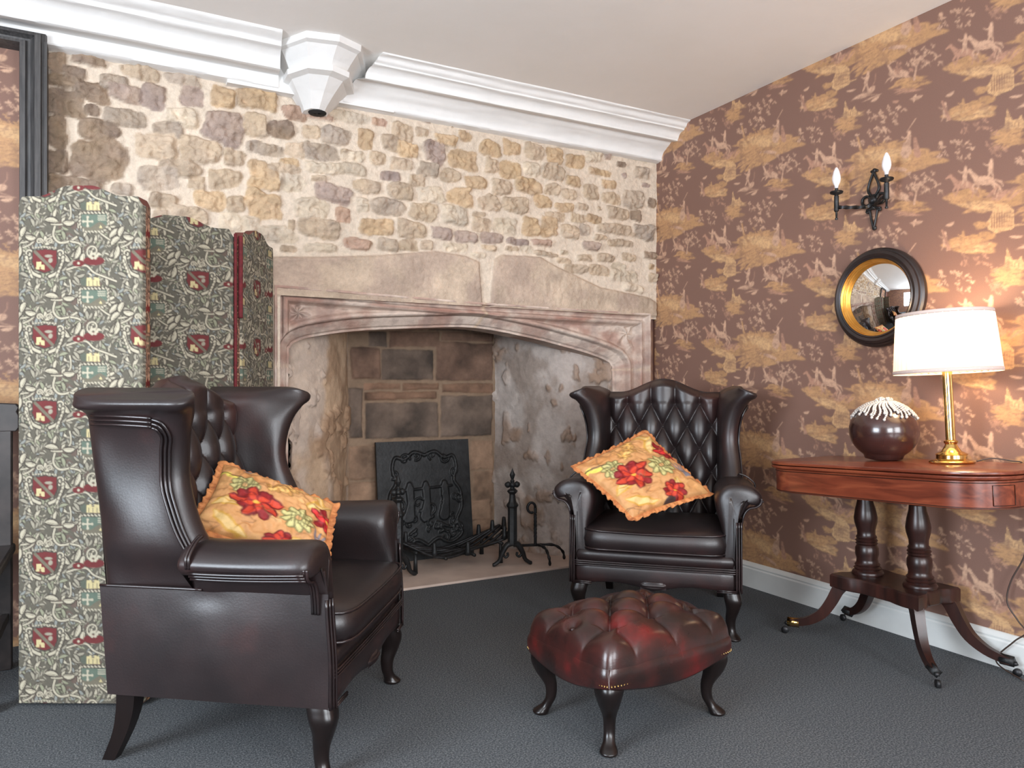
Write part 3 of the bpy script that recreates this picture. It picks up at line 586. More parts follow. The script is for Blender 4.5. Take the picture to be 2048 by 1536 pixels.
mb = MB(); mb.box(off((1.75, 4.18, 2.12)), (2.3, .70, .05)); mb.box(off((1.75, 4.5, 1.05)), (2.6, .1, 2.2)); mb.box(off((.62, 4.15, 1.05)), (.1, .75, 2.2)); mb.box(off((2.95, 4.2, 1.05)), (.1, .75, 2.2)); mb.build('flue', M_soot, fp, smooth=False)
mb = MB(); mb.box(off((1.76, 4.02, .004)), (2.10, .70, .016)); mb.build('hearth_slab', M_hearth, fp, smooth=False, bevel=.003)

# ---- iron fireback leaning on the back
fbk = thing('fireback', 'black cast iron fireback with raised figure relief leaning on the recess back', 'fireback', (1.69, 4.225, .013), rot=(math.radians(-7), 0, 0))
T = Tile(.61, .72, .004, (0, 0, 0), None); K = (1, 1, 1); r = np.random.RandomState(9)
def spiral(x, y, rad, turns, a0, w, sg=1, col=K, T=T):
    t = np.linspace(0, 1, 16); an = a0+sg*turns*2*PI*t; rr = rad*(1-.8*t); T.stroke(np.stack([x+rr*np.cos(an), y+rr*np.sin(an)], 1), w*(1-.4*t), col)
for sx in (1, -1):
    q = lambda L: [(.305+sx*a_, b_) for a_, b_ in L]
    T.stroke(cr(np.array(q([(.0, .09), (.07, .07), (.13, .11), (.19, .10), (.21, .17), (.19, .25), (.23, .32), (.235, .42), (.20, .50), (.23, .58), (.15, .63), (.07, .60), (.0, .64)])), 5), .016, K)
    for (x, y, rd, ph) in ((.13, .11, .035, 0), (.20, .20, .03, 2), (.22, .36, .03, 1), (.21, .55, .04, 3), (.11, .60, .045, 4), (.05, .09, .03, 2)): spiral(.305+sx*x, y, rd, 1.1, ph, .009, sx)
for x in (.20, .305, .43): T.ell(x, .27, .017, .02, K); T.stroke([(x, .29), (x+.005, .38), (x-.01, .46)], [.05, .045, .07], K)
T.stroke([(.13, .30), (.48, .285)], .008, K)
for k in range(26): x, y = r.uniform(.12, .5), r.uniform(.34, .58); spiral(x, y, r.uniform(.015, .04), .8, r.uniform(0, 6), .009, r.choice([-1, 1]))
for k in range(10): x, y = r.uniform(.14, .46), r.uniform(.4, .56); T.stroke([(x, y), (x+r.uniform(-.06, .06), y+r.uniform(-.02, .06))], .014, K)
n, m = 150, 176; U, V_ = np.meshgrid(np.linspace(0, .61, n), np.linspace(0, .72, m), indexing='ij')
rel = T.sample(U, V_)[..., 0]; e = np.minimum(np.minimum(U, .61-U), np.minimum(V_, .72-V_)); rel = rel*.013
P = np.stack([U-.305, -.016-rel, .72-V_], -1); mb = MB(); mb.grid(P, flip=True); mb.box((0, -.004, .36), (.61, .022, .72)); mb.build('relief_plate', M_iron, fbk)

# ---- fire grate: curved bars on legs
gr = thing('fire_grate', 'low black iron fire grate of curved bars with short upright prongs on the hearth', 'grate', (1.765, 4.062, .013))
mb = MB()
for k in range(9):
    y = -.13+k*.030; xs = np.linspace(-.36, .36, 15); zz = .10+.10*np.cos(xs/.36*PI)*-.5+.03*np.abs(xs/.36)**2
    mb2 = MB().tube(np.stack([xs, np.full(15, y)+.02*np.sin(xs*9+k), .075+.10*(xs/.36)**2+.012*np.sin(xs*14+k*.6)], 1), .0085, 6); mb2.build('bar', M_ironw, gr)
for x in (-.27, -.09, .09, .27):
    MB().tube([(x, -.16, .062+.10*(x/.36)**2), (x, .14, .062+.10*(x/.36)**2)], .010, 6).build('cross_bar', M_iron, gr)
for x, y in ((-.27, -.14), (.27, -.14), (-.27, .12), (.27, .12)):
    MB().tube([(x, y, 0), (x, y, .062+.10*(x/.36)**2)], [.014, .010], 8).build('leg', M_iron, gr)
for x, y in ((.24, .10), (.31, .05), (.36, -.01), (-.24, .10), (-.31, .05), (-.36, -.01), (.30, -.13), (.05, -.15), (-.16, -.15)):
    z = .07+.10*(x/.36)**2
    mb = MB(); mb.lathe([(.018, 0), (.016, .02), (.012, .06), (.010, .075), (.0, .078)], (x, y, z), 10); mb.build('prong', M_iron, gr)

# ---- andirons
def andiron(loc, rz, label, sg):
    t = thing('andiron', label, 'andiron', loc, rz, 'pair of andirons on the hearth')
    mb = MB(); mb.lathe([(.030, .125), (.031, .135), (.029, .14), (.028, .34), (.036, .352), (.036, .36), (.024, .375), (.019, .40), (.018, .42), (.032, .437), (.030, .443), (.014, .455), (.012, .49), (.014, .498), (.008, .508), (.016, .53), (.017, .535), (.010, .55), (.0, .575)], n=8); mb.build('post', M_iron, t, auto=30)
    mb = MB()
    for a_ in (0, PI): mb.lathe([(0, 0), (.012, .004), (.019, .016), (.019, .024), (.010, .036), (0, .04)], (math.cos(a_)*.008, 0, .474), 10, ax=(math.cos(a_), 0, .15))
    mb.lathe([(0, -.02), (.016, -.012), (.02, 0), (.016, .012), (0, .02)], (0, 0, .475), 10); mb.build('finial_lobes', M_iron, t)
    for s_ in (-1, 1):
        pth = cr(np.array([(0, 0, .135), (s_*.035, -.0, .120), (s_*.062, 0, .075), (s_*.078, 0, .035), (s_*.105, 0, .014), (s_*.118, 0, .012)]), 5); rr = np.interp(np.linspace(0, 1, len(pth)), [0, .3, .6, .85, 1], [.024, .021, .015, .014, .012])
        mb = MB().tube(pth, rr, 8, squash=.8); q = cr(np.array([(s_*.060, 0, .078), (s_*.044, 0, .052), (s_*.028, 0, .060), (s_*.030, 0, .078)]), 5); mb.tube(q, .008, 6); mb.build('foot', M_iron, t)
    pth = cr(np.array([(sg*.01, .01, .115), (sg*.12, .03, .108), (sg*.17, .04, .105)]), 6); MB().tube(pth, .009, 6).build('log_bar', M_ironw, t)
    for (tx, ty) in ((sg*.20, -.10), (sg*.33, .03)):
        pth = cr(np.array([(sg*.17, .04, .105), (sg*.17+(tx-sg*.17)*.6, .04+(ty-.04)*.6, .100), (tx*.97, ty, .06), (tx, ty, .012)]), 6)
        tw = np.linspace(0, 1, len(pth)); MB().tube(pth, .0085+.002*np.sin(tw*30), 6).build('bar_foot', M_ironw, t)
    zz = np.linspace(.105, .33, 40); mb = MB(); R = []
    for i, z in enumerate(zz):
        an = (z-.15)*70 if .15 < z < .29 else 0; b = np.arange(4)*PI/2+an+PI/4; R.append(np.stack([sg*.15+.0105*np.cos(b), .035+.0105*np.sin(b), np.full(4, z)], 1))
    mb.loft(R, flip=True); an = np.linspace(0, 1.65*PI, 18); mb.tube(np.stack([sg*.15-.024+.024*np.cos(an), np.full(18, .035), .33+.030*np.sin(an)], 1), .0085, 6); mb.build('twisted_upright', M_ironw, t)
    return t
andiron((2.065, 3.83, .012), math.radians(-14), 'black iron andiron with a cross shaped finial between the grate and the far armchair', 1)
andiron((1.37, 3.86, .012), math.radians(14), 'black iron andiron half hidden behind the near armchair, in front of the fireback', -1)
# ---------------------------------------------------------------- wing armchairs (local frame: faces -y, x to its left-hand viewer's right)
def cabriole(h, knee, ank, foot, out=.035):
    """returns loft rings of a cabriole leg of height h, splaying towards +x,-y diagonal"""
    k = [(h, 0, knee), (h*.93, .004, knee*1.02), (h*.80, .012, knee*.98), (h*.62, .010, knee*.76), (h*.42, -.002, ank*1.15), (h*.25, -.002, ank), (h*.14, .006, ank*1.02), (h*.08, .014, foot*.86), (h*.04, .018, foot), (h*.012, .018, foot*.92), (0, .016, foot*.72)]
    P = cr(np.array(k), 5); R = []; a = np.arange(20)*2*PI/20
    for z, o, r in P:
        sq = sm(np.array(z/h), .35, .9)*.5; e = 2+sq*2.2
        c, s_ = np.cos(a), np.sin(a); rr = r/((np.abs(c)**e+np.abs(s_)**e)**(1/e)); d = o*out/.035
        R.append(np.stack([d*.8+rr*c, -d*.8+rr*s_, np.full(20, z)], 1))
    return np.array(R)
def taper(P):
    P = np.array(P, float); k = 1-.08*np.clip((P[..., 1]+.31)/.61, 0, 1.1); P[..., 0] *= k; return P
def tufts(x, z, sx, sz, x0=0, z0=0, depth=.03, pw=.42):
    p = (x-x0)/sx+(z-z0)/(2*sz); q = (x-x0)/sx-(z-z0)/(2*sz)
    return depth*(np.abs(np.sin(PI*p))*np.abs(np.sin(PI*q)))**pw
def armchair(label, group, loc, rz):
    t = thing('wing_armchair', label, 'armchair', loc, rz, group)
    # seat rail
    zs = [(.20, .012), (.205, .004), (.235, .0), (.27, 0), (.292, .004), (.30, .012), (.306, .004), (.33, .0), (.350, .006), (.358, .03)]
    R = []
    for z, ins in zs:
        wv, yf, yb = .36-ins, -.312+ins, .30-ins
        L = [(-wv, yb), (-wv, .0), (-wv, yf+.03), (-wv+.03, yf+.003), (0, yf-.004), (wv-.03, yf+.003), (wv, yf+.03), (wv, 0), (wv, yb)]
        L = [(a, b) for a, b in L]; ring = []
        for i in range(len(L)):
            a, b = np.array(L[i]), np.array(L[(i+1) % len(L)])
            for k in range(6):
                p = a+(b-a)*k/6; zz = z
                if z < .22 and p[1] < -.29: zz = z+.014*(1-math.cos(p[0]/.36*PI*2))*.5-.012*math.exp(-(p[0]/.05)**2)
                ring.append((p[0], p[1], zz))
        R.append(ring)
    mb = MB(); mb.loft(taper(R), flip=False); rail = mb.build('seat_rail', M_leather, t, auto=60)
    mb = MB()
    for k, z in enumerate((.286, .295, .304)):
        xs = np.linspace(-.355, .355, 30); mb.tube(taper(np.stack([xs, -.316-.004*np.cos(xs/.36*PI/2)+np.where(np.abs(xs) > .34, (np.abs(xs)-.34)*.6, 0), np.full(30, z)], 1)), .0035, 6)
    mb.build('piping', M_pipe, rail)
    mb = MB(); U, V_ = np.meshgrid(np.linspace(-1, 1, 21), np.linspace(-1, 1, 11), indexing='ij'); q = np.clip(1-U**2-V_**2, 0, 1)**.5
    mb.grid(np.stack([U*.055, -.312-.012*q*(1+.3*np.cos(V_*9)), .215+V_*.018], -1)); mb.build('apron_shell', M_leather, rail)
    # lower side panels and outside back
    for sx in (-1, 1):
        n, m = 40, 22; Y, Z = np.meshgrid(np.linspace(-.300, .335, n), np.linspace(.205, .515, m), indexing='ij')
        bul = .010*np.sin((Z-.2)/.31*PI)*np.sin((Y+.3)/.63*PI)+.004*(fbm(Y*7, Z*7, 3, 5+sx)-.5)
        pinch = -.005*np.exp(-(((Y-.02)/.05)**2+((Z-.49)/.03)**2)); yb = np.where(Y > 0, Y/.335*(.302+.070*(Z-.2)), Y)
        P = taper(np.stack([sx*(.362+bul+pinch), yb, Z], -1)); mb = MB().grid(P, flip=(sx > 0))
        P2 = P.copy(); P2[..., 0] -= sx*.03; mb.grid(P2, flip=(sx < 0)); mb.build('side_panel', M_leather, t)
        mb = MB().tube(taper([(sx*.366, y, .513) for y in np.linspace(.035, .32, 14)]), .004, 6); mb.build('seam_welt', M_pipe, t)
        mb = MB()
        for k in range(3):
            zz = np.linspace(.205, .50, 14); mb.tube(taper(np.stack([np.full(14, sx*(.364-.010*k)), -.306-.0045*k+.010*sm(zz, .3, .5), zz], 1)), .0042, 6)
        mb.build('corner_piping', M_pipe, t)
    # seat cushion
    R = []; zc = [(.352, .035), (.356, .012), (.366, .002), (.40, -.006), (.438, .002), (.448, .012), (.455, .05), (.470, .14)]
    for z, ins in zc:
        ring = []
        for i in range(72):
            a = i*2*PI/72; c, s_ = math.cos(a), math.sin(a); e = 9; r_ = 1/((abs(c)**e+abs(s_)**e)**(1/e)); ring.append((r_*c*(.305-ins), -.075+r_*s_*(.265-ins), z+(.006*math.cos(a*2) if z > .43 else 0)))
        R.append(ring)
    mb = MB(); mb.loft(taper(R)); cu = mb.build('seat_cushion', M_leather, t)
    for z in (.362, .443):
        ring = [(1/((abs(math.cos(a))**9+abs(math.sin(a))**9)**(1/9))*math.cos(a)*.304, -.075+1/((abs(math.cos(a))**9+abs(math.sin(a))**9)**(1/9))*math.sin(a)*.264, z+(.006*math.cos(a*2) if z > .4 else 0)) for a in np.linspace(0, 2*PI, 80)]
        MB().tube(taper(ring), .0045, 6).build('welt', M_pipe, cu)
    # arms
    sec = [(.285, .30), (.290, .44), (.262, .54), (.262, .605), (.298, .648), (.355, .660), (.412, .648), (.448, .618), (.450, .588), (.430, .568), (.402, .570), (.384, .548), (.366, .515), (.345, .47), (.340, .300), (.335, .25), (.30, .24)]
    for sx in (-1, 1):
        R = []
        st = [(.046, .9), (.036, 1), (-.04, 1), (-.12, 1), (-.19, 1), (-.235, 1.0), (-.262, .985), (-.279, .94), (-.290, .83), (-.297, .62), (-.300, .34)]
        for y, k in st:
            y = y+.014; ring = []
            for x, z in sec:
                top = float(sm(np.array(z), .40, .62)); kk = 1-(1-k)*(1.0 if z > .5 else .6)
                cc = np.array([.355, .60]) if z > .5 else np.array([.33, .36])
                px, pz = cc+(np.array([x, z])-cc)*kk; yy = y+(-.016)*(1-top)*float(sm(np.array(-y), .15, .28))
                sag = -.010*math.sin((y+.3)/.54*PI)*(z > .6)
                ring.append((sx*px, yy, pz+sag))
            R.append(taper(ring))
        mb = MB(); sloft(mb, R, 2, 3, flip=(sx < 0)); arm = mb.build('arm', M_leather, t)
        mb = MB(); tip = [(.447, .600), (.444, .578), (.425, .562), (.400, .556), (.380, .535), (.370, .50), (.366, .46)]
        for k in range(3):
            L = cr(np.array(tip), 4); off_ = .008*k
            P = taper(np.stack([sx*(L[:, 0]-off_*.2), np.full(len(L), -.276+off_), L[:, 1]], 1)); mb.tube(P, .0042, 6)
            ys = np.linspace(-.27, .030, 16); mb.tube(taper(np.stack([np.full(16, sx*(.452-off_)), ys, .588-off_*1.15-.010*np.sin((ys+.3)/.54*PI)], 1)), .0042, 6)
            L2 = cr(np.array([(.450, .590), (.452, .620), (.415, .652), (.38, .664)]), 4)
            if k < 2: mb.tube(taper(np.stack([sx*L2[:, 0], np.full(len(L2), .034-off_), L2[:, 1]], 1)), .0042, 6)
        mb.build('piping', M_pipe, arm)
    # wings
    for sx in (-1, 1):
        lv = [(.505, .338, .0, .0), (.56, .350, .0, 0), (.62, .376, .015, .0), (.70, .374, .055, .0), (.80, .362, .088, 0), (.88, .366, .088, 0), (.95, .385, .074, .002), (1.00, .412, .052, .008), (1.03, .436, .038, .02), (1.052, .446, .034, .045), (1.064, .440, .040, .075), (1.070, .425, .054, .09)]
        R = []; ys_top = lambda z: float(sm(np.array(z), .55, 1.05))
        for z, xo, yf, ri in lv:
            yb = .300+.070*(z-.2); yin = .20+.06*ys_top(z); xr = .300+.03*ys_top(z)+(.05 if z > 1.02 else .0)*1
            inn = .262+ri
            lift = lambda q: -.028*q*float(sm(np.array(z), .98, 1.06))
            ring = [(inn-.01, yb-.01, z+lift(.0)), (inn, yin, z+lift(0)), (inn+.012, (yin+yf)/2+.02, z), (max(inn+.02, xo-.095), yf+.045, z), (max(inn+.028, xo-.072), yf+.010, z+lift(.2)), (xo-.040, yf-.006, z+lift(.5)), (xo-.010, yf+.006, z+lift(.9)), (xo, yf+.034, z+lift(1)), (xo-.008+.004*ys_top(z), yf+.075, z+lift(1)), (xo-.012, (yf+yb)/2+.04, z+lift(1)), (max(xr+.03, xo-.035), yb-.03, z+lift(.9)), (xr, yb, z+lift(.5))]
            R.append([(sx*a, b, c) for a, b, c in ring])
        mb = MB(); sloft(mb, R, 3, 3, flip=(sx > 0)); wg = mb.build('wing', M_leather, t)
        mb = MB()
        for k in range(3):
            d = .0085*k
            zi = lambda z, c_: float(np.interp(z, [q[0] for q in lv], [q[c_] for q in lv])); d = .0115*k
            L = [(.380, .315, .992-d), (.402, .23, .992-d), (.406, .15, .988-d), (zi(.99, 1)-.006, zi(.99, 2)+.085, .984-d), (zi(.975, 1)+.001, zi(.975, 2)+.050+d*.7, .972-d*.7)]
            L += [(zi(z, 1)+.0025, zi(z, 2)+.024+d, z) for z in (.935, .90, .86, .80, .74, .68, .62, .575)]+[(.352, .018+d, .54)]
            L = cr(np.array(L), 4); L[:, 0] *= sx; mb.tube(L, .0042, 6)
        mb.build('piping', M_pipe, wg)
    # buttoned back
    zt = lambda x: 1.040+.068*(.5+.5*np.cos(np.clip(np.abs(x)/.225, 0, 1)*PI))
    n, m = 130, 150; X, V_ = np.meshgrid(np.linspace(-.285, .285, n), np.linspace(0, 1, m), indexing='ij'); Z = .40+V_*(zt(X)-.40)
    yb = .165+.080*sm(Z, .40, 1.05)+.012*sm(Z, .4, .6)
    sx_, sz_, z0 = .120, .112, .868
    tf = tufts(X, Z, sx_, sz_, 0, z0, .034); hi = np.abs(np.cos(PI*X/sx_))**.45*.030; k = sm(Z, .975, 1.0); tf = tf*(1-k)+hi*k*(1-sm(V_, .95, 1)*.5)
    btn = []
    for j in range(-4, 2):
        for i in range(-3, 4):
            bx = (i+(.5 if j % 2 else 0))*sx_; bz = z0+j*sz_
            if abs(bx) < .255 and bz > .42: btn.append((bx, bz)); tf = tf-.012*np.exp(-(((X-bx)/.020)**2+((Z-bz)/.024)**2))
    edge = sm(.285-np.abs(X), 0, .05); bulge = .018*np.cos(X/.285*PI/2); y = yb-tf*(.35+.65*edge)-bulge
    roll = sm(V_, .93, 1.0); y = y+.050*roll**2
    mb = MB(); mb.grid(np.stack([X, y, Z], -1), flip=False)
    a_ = np.linspace(0, PI/2, 8)[1:]; G = [np.stack([X[:, -1], y[:, -1]+.045*np.sin(q), zt(X[:, -1])-.022*(1-np.cos(q))], 1) for q in a_]
    G = [np.stack([X[:, -1], y[:, -1], Z[:, -1]], 1)]+G+[np.stack([X[:, -1]*1.05, .366-.060*(1-q)+0*X[:, -1], .22+(zt(X[:, -1])-.045-.22)*q], 1) for q in (1, .75, .5, .25, 0)]
    mb.grid(np.stack(G, 1), flip=False); bk = mb.build('buttoned_back', M_leather, t)
    for bx, bz in btn:
        i = int(round((bx+.285)/.57*(n-1))); jj = int(np.argmin(np.abs(Z[i]-bz))); by = y[i, jj]
        mb = MB(); mb.lathe([(0, -.004), (.006, -.003), (.0085, 0), (.007, .004), (0, .006)], (bx, by-.002, bz), 10, ax=(0, -1, 0)); mb.build('button', M_leather, bk)
    # legs
    for sx in (-1, 1):
        R = cabriole(.205, .036, .019, .028, .03); R[..., 0] *= sx; R = R+np.array([sx*.322, -.270, 0]); mb = MB(); mb.loft(R, flip=(sx > 0)); mb.build('front_leg', M_leg, t, auto=50)
        R = []
        for z, dy, w_ in ((.215, 0, .026), (.15, .006, .024), (.08, .030, .020), (0, .078, .017)):
            R.append([(sx*.282+a*w_, .268+dy*.7+b*w_, z) for a, b in ((-1, -1), (1, -1), (1, 1), (-1, 1))])
        mb = MB(); mb.loft(cr(np.array(R), 5), flip=False); mb.build('back_leg', M_leg, t, auto=40)
        mb = MB()
        for z in (.207, .214): mb.tube([(sx*.345, -.315, z), (sx*.265, -.318, z)], .0038, 6)
        mb.build('leg_welt', M_pipe, t)
    for ch in list(t.children)+[g for c_ in t.children for g in c_.children]:
        for v in ch.data.vertices: v.co.y = -.31+(v.co.y+.31)*1.09 if v.co.y > -.31 else v.co.y
    return t
armchair('dark oxblood leather wing armchair seen from the side in front of the folding screen', 'pair of leather wing armchairs', (.468, 2.450, 0), math.radians(55.2))
armchair('dark oxblood leather wing armchair facing the camera, between the fireplace and the lamp table', 'pair of leather wing armchairs', (2.255, 2.735, 0), math.radians(-43.8))

# ---------------------------------------------------------------- footstool
t = thing('footstool', 'buttoned antiqued red leather footstool on four dark cabriole legs, on the carpet', 'footstool', (1.488, 1.955, 0), math.radians(6))
def stool():
    hx, hy = .272, .205; n, m = 150, 120
    U, V_ = np.meshgrid(np.linspace(-1, 1, n), np.linspace(-1, 1, m), indexing='ij')
    # square to rounded, slightly waisted plan with pointed corners
    qq = np.maximum(np.abs(U), np.abs(V_))/((np.abs(U)**14+np.abs(V_)**14+1e-12)**(1/14)); qq = 1-(1-qq)*sm(np.maximum(np.abs(U), np.abs(V_)), .5, 1)
    X = U*hx*qq*(1+.03*np.cos(V_*PI/2)); Y = V_*hy*qq*(1+.035*np.cos(U*PI/2))
    e = np.maximum(np.abs(U), np.abs(V_)); rad = sm(1-e, -.01, .42)
    d = np.clip(1-e**4.2, 0, 1)**.46
    btn = [(x, y) for y in (-.065, .065) for x in (-.16, -.0, .16)]+[(x, 0) for x in (-.08, .08)]+[(x, s_*.0) for x in () for s_ in (1,)]
    btn = [(-.165, -.09), (0, -.09), (.165, -.09), (-.0825, 0), (.0825, 0), (-.165, .09), (0, .09), (.165, .09), (-.235, 0), (.235, 0)]
    p = (X/.165+(Y-.09)/.18); q = (X/.165-(Y-.09)/.18); tf = (np.abs(np.sin(PI*p))*np.abs(np.sin(PI*q)))**.40*.040
    out_ = sm(np.maximum(np.abs(X)/.20, np.abs(Y)/.125), .85, 1.05)
    pl = (np.minimum(np.abs(np.cos(PI*X/.165+PI/2)), 1)**.4)*.030; pl2 = (np.abs(np.sin(PI*Y/.18+PI/2+PI/2*0))**.4)*.030
    side = np.where(np.abs(X)/hx > np.abs(Y)/hy, pl2, pl); tf = tf*(1-out_)+side*out_
    Z = .256+.066*d+tf*(.15+.85*sm(d, .1, .7))+.016*np.exp(-(X/.2)**2-(Y/.15)**2)
    for bx, by in btn: Z = Z-.022*np.exp(-(((X-bx)/.020)**2+((Y-by)/.020)**2))
    mb = MB(); mb.grid(np.stack([X, Y, Z], -1))
    # tuck under: rim goes down and inwards
    ed = np.concatenate([np.stack([X[:, 0], Y[:, 0], Z[:, 0]], 1), np.stack([X[-1, :], Y[-1, :], Z[-1, :]], 1), np.stack([X[::-1, -1], Y[::-1, -1], Z[::-1, -1]], 1), np.stack([X[0, ::-1], Y[0, ::-1], Z[0, ::-1]], 1)])
    u = np.abs(ed[:, 0])/hx; v = np.abs(ed[:, 1])/hy; cn = np.minimum(u, v); drop = .030*np.sin(np.clip(1-cn, 0, 1)*PI/2)**1.2
    G = [ed]
    for k, (o, z) in enumerate(((1.022, .238), (1.026, .218), (1.012, .200), (.97, .190), (.80, .200))):
        q_ = ed.copy(); q_[:, :2] *= o; q_[:, 2] = z+.010-drop*(.35+.65*(k > 1))*(k > 0); G.append(q_)
    mb.grid(np.stack(G, 1), cu=True, flip=True)
    return mb, btn, X, Y, Z
mb, btn, X, Y, Z = stool(); top = mb.build('buttoned_cushion', M_stool, t)
for bx, by in btn:
    i = int(np.argmin(((X-bx)**2+(Y-by)**2).ravel())); z = Z.ravel()[i]
    mb = MB(); mb.lathe([(0, -.002), (.009, 0), (.010, .003), (.006, .007), (0, .008)], (bx, by, z), 12); mb.build('button', M_stool, top)
for sx in (-1, 1):
    for sy in (-1, 1):
        R = cabriole(.228, .040, .0175, .027, .05); R[..., 0] *= sx; R[..., 1] *= -sy; R = R+np.array([sx*.215, sy*.145, 0]); mb = MB(); mb.loft(R, flip=(sx*sy < 0)); lg = mb.build('leg', M_leg, t, auto=50)
        mb = MB()
        for k in range(7):
            for sgn in (-1, 1):
                a_ = PI/4+sgn*(.02+.026*k); c_, s_ = math.cos(a_), math.sin(a_); q_ = (c_**14+s_**14)**(-1/14); mb.lathe([(0, -.001), (.0034, 0), (.0024, .0024), (0, .0034)], (sx*q_*c_*.2765, sy*q_*s_*.2095, .214), 6, ax=(sx*c_, sy*s_, 0))
        mb.build('brass_nails', M_brass, lg)

# ---------------------------------------------------------------- floral cushions
def chintz():
    c = lambda *a: np.array(S(*a)[:3]); T = Tile(1, 1, .006, S(194, 142, 92), None); r = np.random.RandomState(21)
    for k in range(60): T.ell(r.rand(), r.rand(), r.uniform(.04, .12), r.uniform(.02, .06), c(*[(198, 144, 88), (180, 120, 66), (208, 160, 104)][r.randint(3)]), r.uniform(0, 3), .5)
    def flower(x, y, s, col, dk, n=8, a0=0):
        for k in range(n):
            a = a0+k*2*PI/n+r.uniform(-.2, .2); T.leaf(x, y, s*r.uniform(.8, 1.1), s*.34, a, dk if k % 2 else col, dk*.6)
        for k in range(n//2): T.leaf(x, y, s*.6, s*.24, a0+.4+k*4*PI/n, col*1.1, dk)
        T.ell(x, y, s*.13, s*.10, c(226, 170, 70))
    red, dred, blue, pale, olive, gold = c(190, 62, 40), c(136, 30, 32), c(106, 102, 108), c(212, 178, 118), c(112, 104, 62), c(214, 164, 74)
    for (x, y, s, a) in ((.30, .84, .14, 1), (.52, .90, .13, 2), (.80, .30, .16, 0), (.12, .62, .10, 2)):
        for k in range(7): an = a+k*.28; T.stroke([(x, y), (x+s*math.cos(an), y+s*math.sin(an))], [.004, .010], blue); T.leaf(x, y, s*1.05, .016, an, blue*1.3)
    for (x, y, l, w_, an) in ((.16, .36, .30, .06, .35), (.20, .42, .26, .05, .1), (.62, .10, .22, .05, 1.2), (.70, .62, .24, .05, .8), (.40, .16, .25, .05, 2.6), (.82, .78, .2, .05, 2.2)): T.leaf(x, y, l, w_, an, pale, gold*.8)
    for (x, y, s) in ((.66, .46, .13), (.30, .62, .10)):
        for k in range(9): an = k*.7; T.leaf(x+.03*math.cos(an), y+.03*math.sin(an), s*.7, .034, an+.9, c(190, 180, 120), olive)
        for k in range(6): T.stroke([(x-.04+.02*k, y-.05), (x-.05+.025*k, y+.05)], .006, olive*.7)
    for (x, y) in ((.56, .74), (.48, .70), (.60, .80)): flower(x, y, .07, c(214, 170, 100), c(186, 136, 76), 6)
    flower(.40, .48, .155, red, dred, 9, .3); flower(.86, .60, .12, c(196, 46, 44), dred, 7, 1); flower(.60, .20, .12, red, dred, 8, .2)
    T.ell(.50, .12, .07, .035, c(66, 50, 48), .3); T.ell(.15, .74, .04, .02, c(214, 196, 90), .4); T.stroke([(.10, .76), (.20, .74), (.27, .70)], .012, c(80, 62, 40)); T.ell(.20, .70, .045, .024, c(220, 204, 96), -.5)
    for k in range(14): x, y = r.rand(), r.rand(); T.stroke(cr(np.array([(x, y), (x+r.uniform(-.08, .08), y+.05), (x+r.uniform(-.12, .12), y+r.uniform(-.1, .12))]), 4), .005, c(130, 92, 60))
    return T
CH = chintz()
